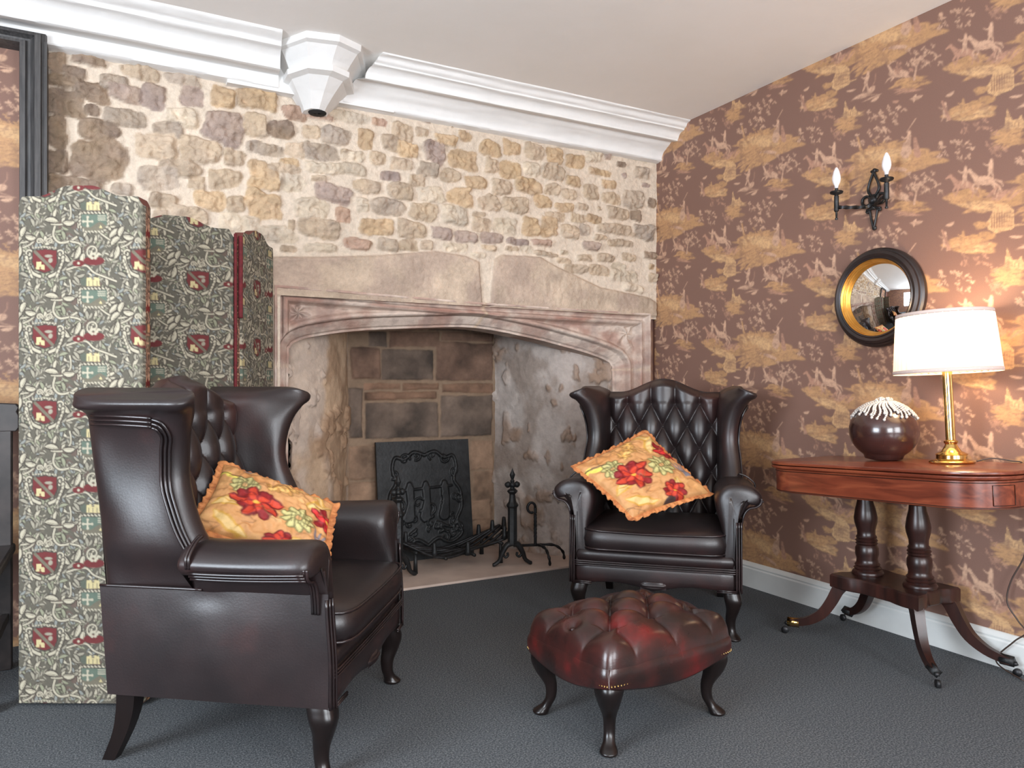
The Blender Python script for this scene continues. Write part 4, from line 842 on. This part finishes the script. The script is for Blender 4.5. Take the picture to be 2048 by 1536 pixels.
def cushion(label, K, thick, up, uv=lambda u, v: (u, v), sd=0, nrm=None):
    K = np.array(K, float); ctr = K.mean(0)                            # corners: top, left, bottom, right
    t = thing('cushion', label, 'cushion', tuple(ctr), 0, 'floral cushions on the armchairs'); K = K-ctr
    n = 110; U, V_ = np.meshgrid(np.linspace(0, 1, n), np.linspace(0, 1, n), indexing='ij')
    B = K[1][None, None]*((1-U)*(1-V_))[..., None]+K[2][None, None]*(U*(1-V_))[..., None]+K[3][None, None]*(U*V_)[..., None]+K[0][None, None]*((1-U)*V_)[..., None]
    N = np.cross(K[2]-K[1], K[0]-K[1]); N /= np.linalg.norm(N)
    if N@np.array(up) < 0: N = -N
    u, v = U*2-1, V_*2-1; pin = .065; cin = B+(-B)*(pin*((1-u**2)*v**2*1.0+(1-v**2)*u**2*1.0))[..., None]   # waisted sides between the corners
    th = thick*np.clip((1-u**2)*(1-v**2), 0, 1)**.38
    wr = .020*(fbm(U*4+sd, V_*4, 3, 3+sd)-.5)+.030*np.abs(fbm(U*9, V_*5+sd, 3, 9+sd)-.5)*-1+.010*(fbm(U*11, V_*11, 2, 4+sd)-.5)
    rad = np.hypot(u, v); crease = .004*np.sin(np.arctan2(v, u)*22+3*fbm(U*3, V_*3, 2, sd))*sm(rad, .6, 1.1)*(1-sm(np.maximum(abs(u), abs(v)), .95, 1))
    e = sm(1-np.maximum(np.abs(u), np.abs(v)), 0, .25)
    F = cin+N*(th+(wr*1.3)*e+crease)[..., None]; Bk = cin-N*(th*.55)[..., None]
    a, b = uv(U, V_); col = CH.sample(a, b); mb = MB(); mb.grid(F, col=col); mb.grid(Bk, col=col, flip=True); mb.build('cover', M_chintz, t)
    idx = np.concatenate([np.arange(n), np.full(n, n-1), np.arange(n)[::-1], np.zeros(n, int)]); jdx = np.concatenate([np.zeros(n, int), np.arange(n), np.full(n, n-1), np.arange(n)[::-1]])
    E0 = cin[idx, jdx]; s = np.arange(len(idx)); O = E0/ (np.linalg.norm(E0, axis=1)[:, None]+1e-9)
    # outward direction in the plane, frill with waves
    T_ = np.roll(E0, -3, 0)-np.roll(E0, 3, 0); T_ /= np.linalg.norm(T_, axis=1)[:, None]+1e-9; Q = np.cross(T_, N); sg = np.sign((Q*E0).sum(1)); Q *= sg[:, None]
    Q = Q*.55+O*.45
    G = []
    for k, f in enumerate((-.15, 0, .35, .7, 1.0)):
        wv = np.sin(s*.42+2.2*np.sin(s*.11))*.006*max(f, 0)+.003*np.sin(s*1.1)*max(f, 0); G.append(E0+Q*(.020*f+.0025*np.sin(s*.5)*max(f, 0))[:, None]+N*wv[:, None])
    mb = MB(); mb.grid(np.stack(G, 1), cu=True); fr_ = mb.build('frilled_edge', M_frill, t); so = fr_.modifiers.new('thick', 'SOLIDIFY'); so.thickness = .004; so.offset = 0
    return t
cushion('floral gold cushion with a red lily and frilled edge lying in the near armchair', [(.318, 2.598, .815), (.205, 2.405, .655), (.575, 2.275, .490), (.650, 2.470, .672)], .066, (.5, -.6, .5), lambda u, v: (.12+.76*u, .14+.74*v), 1)
cushion('floral gold cushion with a frilled edge, propped cornerwise against the far armchair back', [(2.215, 2.785, .850), (1.800, 2.755, .712), (1.925, 2.505, .515), (2.350, 2.500, .590)], .062, (-.6, -.6, .5), lambda u, v: (.14+.74*v, .86-.74*u), 5)
# ---------------------------------------------------------------- folding tapestry screen
def tapestry():
    c = lambda *a: np.array(S(*a)[:3]); W, H = .330, .253; T = Tile(W, H, .0017, S(92, 88, 78), 0); r = np.random.RandomState(4); k_ = W/1015
    cream, cream2, green, red, yel, olive, dk, rust, blue = c(174, 166, 146), c(146, 140, 124), c(94, 106, 94), c(104, 52, 52), c(186, 172, 130), c(108, 102, 88), c(72, 66, 60), c(102, 80, 74), c(130, 132, 126)
    L = lambda pts: [(a*k_, b*k_) for a, b in pts]
    for i in range(26): T.ell(r.rand()*W, r.rand()*H, .022, .014, [olive, c(86, 84, 78), rust, green*.8][r.randint(4)], r.uniform(0, 3), .55)
    for i in range(300):                                      # acanthus filling
        x, y, an = r.rand()*W, r.rand()*H, r.uniform(0, 6.28); l = r.uniform(.012, .034); T.leaf(x, y, l, l*.30, an, [cream, cream2, blue, c(138, 138, 116)][r.randint(4)], dk)
        if i % 3 == 0: T.leaf(x+.004, y-.003, l*.7, l*.22, an+.7, cream2, dk)
    def spi(x, y, rad, turns, a0, w, sg, col=cream):
        t = np.linspace(0, 1, 22); an = a0+sg*turns*2*PI*t; rr = rad*(1-.82*t); P = np.stack([x+rr*np.cos(an), y+rr*np.sin(an)], 1)*k_; T.stroke(P, w*1.8*k_, dk); T.stroke(P, w*k_, col)
    def st(pts, w, col=cream, dkw=1.8): P = cr(np.array(L(pts)), 5); T.stroke(P, w*dkw*k_, dk); T.stroke(P, w*k_, col)
    # flowing stems
    st([(395, 285), (380, 380), (440, 450), (540, 440), (620, 395)], 20); st([(560, 440), (660, 470), (640, 560), (700, 620)], 18); st([(20, 520), (140, 470), (200, 400), (230, 330)], 16)
    st([(860, 350), (960, 420), (1060, 450), (1180, 420), (1240, 340)], 16); st([(520, 730), (620, 700), (720, 690), (800, 760), (900, 800), (1030, 850)], 18); st([(550, 60), (560, 180), (480, 260), (360, 262)], 15)
    for (x, y, an, l) in ((430, 240, 3.3, 140), (480, 240, 0, 120), (60, 390, 2.4, 130), (90, 380, .2, 110), (1080, 310, 2.5, 150), (1110, 290, 2.0, 110), (960, 600, -.9, 150), (1010, 620, -1.3, 140), (560, 600, -.8, 160), (600, 620, -1.2, 140), (700, 560, 1.7, 120), (480, 560, .9, 110)): T.leaf(x*k_, y*k_, l*k_, 44*k_, an, cream, dk); T.stroke([(x*k_, y*k_), ((x+l*.8*math.cos(an))*k_, (y+l*.8*math.sin(an))*k_)], 5*k_, olive)
    # rosette
    T.ell(800*k_, 640*k_, 110*k_, 46*k_, red); spi(790, 540, 70, 1.2, 2, 16, 1); 
    for q in range(6): T.ell((795+34*math.cos(q))*k_, (590+24*math.sin(q))*k_, 17*k_, 15*k_, cream)
    T.ell(640*k_, 665*k_, 62*k_, 34*k_, red); T.ell(640*k_, 665*k_, 14*k_, 14*k_, cream)
    # red shield
    for sx in (-1, 1):
        spi(290+sx*165, 565, 52, 1.3, 1.5, 17, sx); st([(290+sx*190, 600), (290+sx*175, 680), (290+sx*130, 760), (290+sx*50, 800)], 30)
        for q in range(5): T.leaf((290+sx*(200-q*14))*k_, (620+q*36)*k_, 56*k_, 22*k_, 1.9 if sx > 0 else 1.2, cream, dk)
    T.poly(L([(160, 530), (290, 512), (425, 525), (428, 660), (395, 735), (290, 775), (190, 735), (152, 650)]), dk); T.poly(L([(170, 540), (290, 522), (415, 535), (416, 655), (385, 725), (290, 760), (198, 725), (164, 650)]), red)
    T.stroke(L([(190, 545), (370, 725)]), 32*k_, olive); T.poly(L([(200, 725), (205, 650), (255, 645), (258, 680), (285, 680), (288, 730)]), yel)
    T.poly(L([(236, 730), (236, 700), (252, 700), (252, 730)]), red); T.ell(330*k_, 590*k_, 40*k_, 15*k_, cream2); T.ell(350*k_, 635*k_, 22*k_, 26*k_, cream2, .5)
    for q in range(9): T.ell((170+q*29)*k_, (508-8*math.sin(q/8*PI))*k_, 15*k_, 11*k_, dk); T.ell((170+q*29)*k_, (506-8*math.sin(q/8*PI))*k_, 11*k_, 8*k_, cream)
    for an in (-2.5, -1.57, -.64): T.leaf(290*k_, 470*k_, 90*k_, 34*k_, an, cream, dk)
    spi(235, 440, 40, .9, 0, 13, -1); spi(345, 440, 40, .9, PI, 13, 1)
    # green shield with its cross
    T.poly(L([(640, 128), (965, 128), (965, 280), (915, 352), (695, 352), (640, 280)]), dk)
    B = L([(650, 140), (950, 140), (955, 280), (905, 345), (700, 345), (648, 280), (650, 140)]); 
    for i in range(6):
        p, q = np.array(B[i]), np.array(B[i+1]); n_ = max(2, int(np.linalg.norm(q-p)/(34*k_)))
        for j in range(n_): z = p+(q-p)*(j+.5)/n_; an = math.atan2(*(q-p)[::-1])+.6; T.leaf(z[0]-14*k_*math.cos(an), z[1]-14*k_*math.sin(an), 36*k_, 17*k_, an, cream, dk)
    T.poly(L([(672, 160), (932, 160), (932, 270), (890, 328), (712, 328), (672, 270)]), green); T.poly(L([(672, 285), (760, 300), (860, 235), (932, 280), (890, 328), (712, 328)]), olive)
    for a_, b_ in (((735, 190), (735, 280)), ((690, 235), (782, 235))): T.stroke(L([a_, b_]), 17*k_, cream)
    for x, y in ((735, 190), (735, 280), (690, 235), (782, 235)): T.ell(x*k_, y*k_, 14*k_, 14*k_, cream)
    for y in (178, 200, 220): T.stroke(L([(842, y), (918, y)]), 9*k_, cream)
    T.poly(L([(870, 270), (850, 302), (888, 302)]), yel); T.poly(L([(720, 118), (725, 40), (775, 30), (780, 60), (800, 60), (805, 30), (855, 40), (862, 118)]), yel)
    for x in (748, 790, 832): T.stroke(L([(x, 70), (x, 118)]), 8*k_, olive)
    T.img *= (1+.16*(fbm(T.X*90, T.Y*90, 2, 3)-.5))[..., None]
    return T
TAP = tapestry()
scr = thing('folding_screen', 'four fold screen covered in green and cream heraldic tapestry standing by the stone wall', 'folding screen', (-.279, 2.976, 0))
def top_z(s):
    s = np.asarray(s, float); hump = .036*sm(s, .16, .42)*(1-sm(s, .58, .84)); return 1.680+hump+.030*sm(s, 0, .05)*(1-sm(s, .95, 1))-.002
def screen_panel(A, B, u0, thick=.034, red=False, dark=False):
    A = np.array(A, float)-np.array([-.279, 2.976]); B = np.array(B, float)-np.array([-.279, 2.976]); d = B-A; Lg = np.linalg.norm(d); d /= Lg; nrm = np.array([d[1], -d[0]])
    n, m = int(Lg/.0028), 600; s, q = np.meshgrid(np.linspace(0, 1, n), np.linspace(0, 1, m), indexing='ij'); Z = .012+(top_z(s)-.012)*q
    rnd = lambda e: np.sqrt(np.clip(1-(1-np.clip(e/.012, 0, 1))**2, 0, 1))
    th = thick/2*(.45+.55*rnd(np.minimum(s, 1-s)*Lg)); mb = MB(); col = TAP.sample(s*Lg+u0+.33*3, (1.700-Z)+.253*2)
    for sg in (1, -1):
        P = np.stack([A[0]+d[0]*s*Lg+sg*nrm[0]*th, A[1]+d[1]*s*Lg+sg*nrm[1]*th, Z], -1); mb.grid(P, col=col, flip=(sg > 0))
        if sg == 1: F = P
        else: K = P
    ti = np.linspace(0, 1, 14)[None, :, None]
    for a_, b_, c_ in ((F[0], K[0], col[0]), (F[-1], K[-1], col[-1])):
        G = a_[:, None]*(1-ti)+b_[:, None]*ti; g2 = G.reshape(-1, 3); cc = TAP.sample(ti[0, :, 0][None]*thick+g2[:, 2].reshape(m, 14)*0+.21+u0+.66, (1.7-G[..., 2])+.253*2+.1)*np.array([1.15, .72, .62]); mb.grid(G, col=cc)
    tq = np.linspace(0, 1, 4)[None, :, None]; G = F[:, -1][:, None]*(1-tq)+K[:, -1][:, None]*tq; mb.grid(G, col=np.ones(G.shape)*np.array(S(112, 70, 62)[:3]))
    o = mb.build('panel', M_tapestry, scr)
    return A, B, d, nrm
PA = [(-.279, 2.976), (.108, 2.770), (.005, 3.235), (.432, 3.200), (.640, 3.560)]
# keep neighbouring folds from cutting through each other at the hinge lines
screen_panel((PA[0][0]+.008, PA[0][1]+.018), (PA[1][0]-.006, PA[1][1]+.018), .0, .060); screen_panel((PA[1][0]-.026, PA[1][1]+.085), (PA[2][0]-.02, PA[2][1]-.02), .12, .036)
screen_panel(PA[2], PA[3], .13, .036); screen_panel((PA[3][0]+.018, PA[3][1]+.018), PA[4], .25, .036)
def braid(name, x, y, z0, z1, wd, d):
    mb = MB(); zz = np.linspace(z0, z1, 40); mb.tube(np.stack([np.full(40, x+.279), np.full(40, y-2.976), zz], 1), wd, 6); mb.build(name, M_red, scr)
braid('red_braid', .436, 3.180, .02, 1.69, .007, 0); braid('red_braid', .458, 3.196, 1.35, 1.685, .010, 0); braid('red_braid', .008, 3.215, .02, 1.70, .007, 0)

# ---------------------------------------------------------------- card table with turned columns
TX, TY = 2.675, 1.83; SL = -math.atan(.05)
t = thing('card_table', 'mahogany fold-over card table on two turned columns and sabre legs against the papered wall', 'table', (TX, TY, 0))
def outline(ins, n=14):
    x0, x1, y0, y1 = 2.42-TX+ins, 2.935-TX-ins, -.50+ins, .475-ins; P = []
    for cx, cy, r, a0 in ((x1, y0, .03, -90), (x1, y1, .03, 0), (x0, y1, .17-ins*.4, 90), (x0, y0, .17-ins*.4, 180)):
        sx = -1 if cx == x1 else 1; sy = 1 if cy == y0 else -1
        for i in range(n): a = math.radians(a0+90*i/(n-1)); P.append((cx+sx*r+r*math.cos(a), cy+sy*r+r*math.sin(a)))
    return np.array(P)
def tslab(name, lv, m, par=t, **k):
    R = []
    for z, ins in lv: o = outline(ins); R.append(np.stack([o[:, 0], o[:, 1], np.full(len(o), z)], 1))
    mb = MB(); mb.loft(R, flip=True); return mb.build(name, m, par, auto=35, **k)
tp = (0, 0, .774); tr = (SL, 0, 0)
up = tslab('upper_leaf', [(-.0125, .006), (-.011, .001), (-.008, .0), (-.003, .001), (0, .005)], M_mahog, loc=tp, rot=tr)
lo = tslab('lower_leaf', [(-.028, .008), (-.026, .002), (-.020, .0), (-.016, .001), (-.0145, .008)], M_mahog, loc=tp, rot=tr)
ap = tslab('frieze', [(-.125, .018), (-.122, .014), (-.032, .014), (-.029, .018)], M_mahog, loc=tp, rot=tr)
for z in (-.119, -.038):
    o = outline(.0135); MB().tube([(x, y, z) for x, y in o]+[(o[0][0], o[0][1], z)], .0016, 4).build('inlay_line', M_inlay, ap)
o = outline(.0128, 14); idx = {'left': o[28:42], 'right': o[42:56]}
for key, (i0, i1) in (('a', (50, 55)), ('b', (29, 33))):
    q = o[i0:i1]; mb = MB(); mb.tube([(x, y, -.112) for x, y in q]+[(x, y, -.046) for x, y in q[::-1]]+[(q[0][0], q[0][1], -.112)], .0015, 4); mb.build('inlay_panel', M_inlay, ap)
colp = [(.060, .285), (.062, .292), (.058, .300), (.050, .306), (.054, .312), (.046, .320), (.050, .326), (.043, .334), (.041, .350), (.046, .370), (.045, .395), (.038, .408), (.043, .414), (.039, .420), (.044, .426), (.038, .434), (.041, .440), (.035, .450), (.036, .470), (.044, .500), (.046, .520), (.040, .555), (.032, .585), (.030, .605), (.040, .612), (.036, .618), (.044, .624), (.040, .632), (.042, .65)]
for y in (.195, -.035):
    mb = MB(); mb.lathe([(r, z-.285) for r, z in colp], n=28); mb.build('column', M_mahogd, t, loc=(2.785-TX, y, .2845), rot=(math.radians(-1.6), math.radians(-1.2), 0), auto=50)
mb = MB(); pl0 = []
for z, ins in ((.228, .004), (.232, 0), (.278, 0), (.285, .006)):
    L = []; x0, x1, y0, y1 = 2.650-TX+ins, 2.915-TX-ins, 1.715-TY+ins, 2.105-TY-ins
    for (ax, ay), (bx, by), dx, dy in (((x0, y0), (x1, y0), 0, 1), ((x1, y0), (x1, y1), -1, 0), ((x1, y1), (x0, y1), 0, -1), ((x0, y1), (x0, y0), 1, 0)):
        for k in range(12):
            f = k/12; w_ = .018*float(sm(np.array(f), .2, .32)*(1-sm(np.array(f), .68, .8))); L.append((ax+(bx-ax)*f+dx*w_, ay+(by-ay)*f+dy*w_, z))
    pl0.append(L)
mb.loft(pl0, flip=True); mb.build('platform', M_mahogd, t, auto=35)
for (hx, hy), (fx, fy) in (((2.680, 2.075), (2.575, 2.245)), ((2.680, 1.745), (2.590, 1.615)), ((2.885, 2.075), (2.925, 2.235)), ((2.885, 1.745), (2.930, 1.540))):
    h = np.array([hx-TX, hy-TY]); f = np.array([fx-TX, fy-TY]); d = f-h; R = []
    pth = [(-.02, .236, .030), (.06, .215, .030), (.18, .165, .028), (.36, .110, .025), (.62, .072, .021), (.88, .055, .018), (1.0, .052, .017)]
    P = cr(np.array([[h[0]+d[0]*a, h[1]+d[1]*a, z, w_] for a, z, w_ in pth]), 4); T3 = np.gradient(P[:, :3], axis=0); T3 /= np.linalg.norm(T3, axis=1)[:, None]
    side = np.array([-d[1], d[0], 0])/np.linalg.norm(d)
    for p, tt in zip(P, T3):
        N = np.cross(tt, side); R.append([p[:3]+side*p[3]*a*.62+N*p[3]*b*.8 for a, b in ((-1, -1), (1, -1), (1, 1), (-1, 1))])
    mb = MB(); mb.loft(R); lg = mb.build('sabre_leg', M_mahogd, t, auto=40)
    e = P[-1][:3]; dn = np.append(d/np.linalg.norm(d), 0); mb = MB(); mb.tube([e-dn*.035+(0, 0, .001), e+dn*.012], .0205, 4); cap = mb.build('caster_cap', M_brass if hy > 2 and hx < 2.8 else M_iron, lg)
    w0 = e+dn*.012; mb = MB(); mb.tube([w0+(0, 0, .0), w0-(0, 0, .012)+dn*.006], .009, 8); s3 = side*.006; c0_ = np.array([w0[0], w0[1], .0155])+dn*.010; mb.tube([c0_-s3, c0_+s3], .0150, 16); mb.build('caster', M_ironw, lg)

def on_top(x, y): return .774-.05*(y-TY)+.0015
# ---- lamp
lx, ly = 2.775, 1.665; lz = on_top(lx, ly)
t = thing('table_lamp', 'brass column table lamp with a lit pleated cream shade on the card table', 'lamp', (lx, ly, lz), rot=(SL, math.radians(-.6), 0))
mb = MB(); mb.lathe([(0, 0), (.076, 0), (.078, .005), (.075, .009), (.058, .013), (.052, .017), (.052, .030), (.055, .033), (.050, .036), (.034, .044), (.024, .060), (.019, .070), (.024, .076), (.024, .082), (.018, .086), (.0, .088)], n=40); base = mb.build('base', M_brass, t, auto=40)
R = []; a = np.arange(48)*2*PI/48
for z in np.linspace(.084, .372, 6): rr = (.0155-.0*z)*(1+.055*np.cos(a*12)); R.append(np.stack([rr*np.cos(a), rr*np.sin(a), np.full(48, z)], 1))
mb = MB(); mb.loft(R, flip=True); mb.lathe([(.016, .368), (.022, .372), (.022, .380), (.013, .386), (.013, .43), (0, .432)]); mb.build('column', M_brass, t, auto=50)
M_shade = bpy.data.materials.new('pleated_silk'); M_shade.use_nodes = True; T_, N_, L_ = M_shade.node_tree, M_shade.node_tree.nodes, M_shade.node_tree.links
N_.remove(N_['Principled BSDF']); dfn = N_.new('ShaderNodeBsdfDiffuse'); trn = N_.new('ShaderNodeBsdfTranslucent'); mx = N_.new('ShaderNodeMixShader'); mx.inputs[0].default_value = .42
dfn.inputs[0].default_value = S(240, 230, 214); trn.inputs[0].default_value = S(250, 240, 222); L_.new(dfn.outputs[0], mx.inputs[1]); L_.new(trn.outputs[0], mx.inputs[2]); L_.new(mx.outputs[0], N_['Material Output'].inputs[0])
n = 420; a = np.arange(n)*2*PI/n; pleat = .0048*np.abs(np.sin(a*21))**.6; R = []
for z, r_ in ((.345, .178), (.352, .176), (.45, .168), (.555, .159), (.562, .158)): R.append(np.stack([(r_+pleat)*np.cos(a), (r_+pleat)*np.sin(a), np.full(n, z)], 1))
mb = MB(); mb.grid(np.array(R), cv=True); sh = mb.build('pleated_shade', M_shade, t)
M_trim = mat('shade_trim', S(206, 186, 178), .8)
for z0, z1, r0, r1 in ((.338, .352, .1815, .1810), (.553, .567, .1625, .1615)):
    mb = MB(); mb.loft([[(rr*math.cos(q), rr*math.sin(q), z) for q in np.linspace(0, 2*PI, 64, endpoint=False)] for rr, z in ((r0, z0), (r0+.0015, z0), (r1+.0015, z1), (r1, z1))], False, False); mb.build('shade_binding', M_trim, sh)
M_lit = glow('lit_bulb', (1.0, .80, .55, 1), 14, S(255, 235, 200))
mb = MB(); mb.lathe([(0, .43), (.012, .432), (.014, .445), (.026, .465), (.030, .485), (.026, .505), (.012, .518), (0, .52)], n=18); mb.build('bulb', M_lit, t)
bl = point('lamp_light', (lx+.0, ly+.012, lz+.495), 17, (1.0, .72, .45), .045)
# cable from the lamp, over the back of the table and down the wall
mb = MB(); mb.tube(cr(np.array([(lx+.070, ly-.050, lz+.007), (lx+.10, ly-.09, lz+.020), (lx+.145, ly-.135, lz+.012), (2.955, ly-.155, .785), (2.972, ly-.165, .72), (2.975, 1.51, .60), (2.972, 1.51, .46), (2.960, 1.555, .34), (2.955, 1.565, .26), (2.960, 1.53, .20), (2.955, 1.50, .165), (2.950, 1.54, .12), (2.945, 1.60, .03), (2.90, 1.48, .006)]), 8), .0028, 6)
tag(mb.build('lamp_cable', M_cable, None), 'thin dark lamp cable running off the back of the card table down to the floor', 'cable')

# ---- beaded globe
gx, gy = 2.775, 1.945; gz = on_top(gx, gy)
t = thing('beaded_globe', 'dark round ornament topped with a cap of hanging crystal beads on the card table', 'ornament', (gx, gy, gz))
pr_ = [(0, 0), (.045, 0), (.07, .006)]+[(.131*math.sin(q), .119-.119*math.cos(q)) for q in np.linspace(.62, PI-.08, 26)]+[(0, .238)]
mb = MB(); mb.lathe(pr_, n=48); body = mb.build('body', M_globe, t)
r = np.random.RandomState(8); mb = MB()
sph = MB(); sph.lathe([(0, -1), (.7, -.7), (1, 0), (.7, .7), (0, 1)], n=6); SV, SF = np.vstack(sph.v), sph.f
for k in range(46):
    a = k*2*PI/46+r.uniform(-.05, .05); end = r.uniform(.80, 1.22)
    for th in np.arange(.10+.10*(k % 3), end, .068):
        rr = .0062 if th > end-.07 else r.uniform(.0040, .0056); R_ = .131+.005; mb.add(SV*rr+np.array([R_*math.sin(th)*math.cos(a+.05*math.sin(th*9)), R_*math.sin(th)*math.sin(a+.05*math.sin(th*9)), .119+(.119+.005)*math.cos(th)]), SF)
for k in range(40): a, q = r.uniform(0, 6.28), r.uniform(0, .3); mb.add(SV*.0055+np.array([.131*math.sin(q)*math.cos(a), .131*math.sin(q)*math.sin(a), .124+.119*math.cos(q)+r.uniform(0, .012)]), SF)
tag(mb.build('bead_fringe', M_bead, t), kind='stuff')

# ---------------------------------------------------------------- convex mirror
t = thing('convex_mirror', 'round convex mirror in a black frame with a gilt inner rim on the papered wall', 'mirror', (RX-.002, 2.115, 1.462))
def ax(mb, prof, n=72): mb.lathe([(r_, d) for r_, d in prof], n=n, ax=(-1, 0, 0), cap=False); return mb
mb = MB(); ax(mb, [(.150, .0), (.214, .0), (.219, .010), (.219, .026), (.212, .034), (.206, .036), (.204, .046), (.192, .052), (.180, .048), (.176, .052), (.171, .050), (.170, .040), (.150, .004)]); mb.build('frame', M_ebony, t, auto=30)
mb = MB(); ax(mb, [(.172, .044), (.1695, .048), (.166, .044), (.165, .038), (.162, .037), (.160, .029), (.157, .028), (.156, .020), (.172, .012)]); mb.build('gilt_rim', M_gilt, t, auto=30)
Rc = .42; mb = MB(); ax(mb, [(r_, .024+math.sqrt(Rc*Rc-r_*r_)-math.sqrt(Rc*Rc-.157**2)) for r_ in np.linspace(.157, .0001, 24)]); mb.build('convex_glass', M_mirror, t)

# ---------------------------------------------------------------- twin wall light
t = thing('wall_light', 'black iron twin arm wall light with two candle bulbs above the round mirror', 'wall light', (RX-.001, 2.143, 1.905))
mb = MB(); X_ = -.012
def bar(pts, r_=.006, closed=False): mb.tube(cr(np.array([(X_, y, z) for y, z in pts]), 5), r_, 6, squash=.8)
for s_ in (-1, 1):
    bar([(0, .120), (s_*.010, .100), (s_*.024, .065), (s_*.026, .040), (s_*.012, .018), (0, .012)], .007)
    bar([(s_*.012, .0), (s_*.030, .018), (s_*.052, .012), (s_*.056, -.008), (s_*.040, -.024), (s_*.012, -.018)], .008)
    bar([(s_*.036, -.048), (s_*.030, -.056), (s_*.020, -.050), (s_*.012, -.085), (s_*.004, -.118), (0, -.126)], .006)
bar([(-.034, -.046), (0, -.040), (.034, -.046)], .008); bar([(0, .020), (0, -.046)], .014)
for z in (.128, -.128): mb.lathe([(0, 0), (.011, .001), (.010, .006), (.005, .009), (0, .010)], (-.004, 0, z), 12, ax=(-1, 0, 0))
for s_ in (-1, 1): mb.lathe([(0, 0), (.007, .001), (.006, .006), (0, .008)], (-.004, s_*.012, .126), 8, ax=(-1, 0, 0))
mb.lathe([(.018, 0), (.020, .01), (.014, .02), (0, .026)], (-.01, 0, -.004), 14, ax=(-1, 0, 0)); mb.build('backplate', M_ironw, t)
for s_ in (-1, 1):
    y = s_*.124; x = -.100
    pth = np.array([(-.018, s_*.006, -.030), (-.05, s_*.04, -.032), (-.085, s_*.09, -.026), (x, y, -.020)]); P = cr(pth, 8); mb = MB(); R = []
    T3 = np.gradient(P, axis=0); T3 /= np.linalg.norm(T3, axis=1)[:, None]
    for i, (p, tt) in enumerate(zip(P, T3)):
        u_ = np.cross(tt, (0, 0, 1)); u_ /= np.linalg.norm(u_); v_ = np.cross(u_, tt); an = i*.32; R.append([p+(u_*math.cos(an+b)+v_*math.sin(an+b))*.0085 for b in (0, PI/2, PI, 1.5*PI)])
    mb.loft(R); arm = mb.build('arm', M_ironw, t, auto=30)
    mb = MB(); mb.lathe([(0, -.078), (.006, -.077), (.007, -.071), (.004, -.068), (.005, -.042), (.008, -.040), (.0105, -.036), (.0105, .030), (.008, .032), (.010, .036), (.026, .042), (.029, .048), (.027, .052), (.012, .048), (.008, .050), (.0075, .066), (0, .068)], (x, y, 0), 20); cup = mb.build('candle_cup', M_ironw, arm, auto=50)
    mb = MB(); mb.lathe([(0, .066), (.0075, .067), (.009, .078), (.0160, .092), (.0190, .106), (.0180, .120), (.013, .142), (.006, .158), (0, .163)], (x, y, 0), 20); mb.build('candle_bulb', M_bulb, arm)

# ---------------------------------------------------------------- carved oak chair behind the screen
t = thing('carved_chair', 'tall dark carved chair with barley twist uprights, partly hidden behind the folding screen', 'chair', (-.56, 3.33, 0))
def twist(z0, z1, x, y, r_=.020):
    zz = np.linspace(z0, z1, int((z1-z0)/.006)); a = np.arange(14)*2*PI/14; R = []
    for z in zz:
        e = .35*np.sin(2*(a)-(z*95)); R.append(np.stack([x+r_*(1+e)*np.cos(a), y+r_*(1+e)*np.sin(a), np.full(14, z)], 1))
    return MB().loft(R, flip=True)
for x in (-.20, .20):
    mb = MB(); mb.box((x, .05, .50), (.042, .042, 1.0)); mb.build('back_post', M_carvoak, t, smooth=False, bevel=.004)
    mb = twist(.05, .44, x, -.38); mb.box((x, -.38, .025), (.045, .045, .05)); mb.build('front_leg', M_carvoak, t)
    twist(.52, .90, x*.62, .05).build('twist_upright', M_carvoak, t)
for x in (-.045, .045): twist(.52, .90, x, .05, .017).build('twist_upright', M_carvoak, t)
mb = MB(); mb.loft([[(a*w_, .05+b*.022, z) for a, b in ((-1, -1), (1, -1), (1, 1), (-1, 1))] for z, w_ in ((.90, .235), (.915, .245), (.96, .245), (.975, .238), (.99, .245), (1.005, .235), (1.01, .16), (1.055, .10))], flip=False); mb.build('crest_rail', M_carvoak, t, smooth=False, bevel=.004)
mb = MB(); mb.box((0, .05, .50), (.40, .03, .05)); mb.build('lower_rail', M_carvoak, t, smooth=False, bevel=.004)
mb = MB(); mb.box((0, -.165, .455), (.46, .47, .035)); mb.build('seat', M_carvoak, t, smooth=False, bevel=.008)
mb = MB(); mb.box((0, -.38, .20), (.40, .025, .03)); mb.box((-.2, -.165, .20), (.025, .42, .03)); mb.box((.2, -.165, .20), (.025, .42, .03)); mb.build('stretcher', M_carvoak, t, smooth=False, bevel=.004)
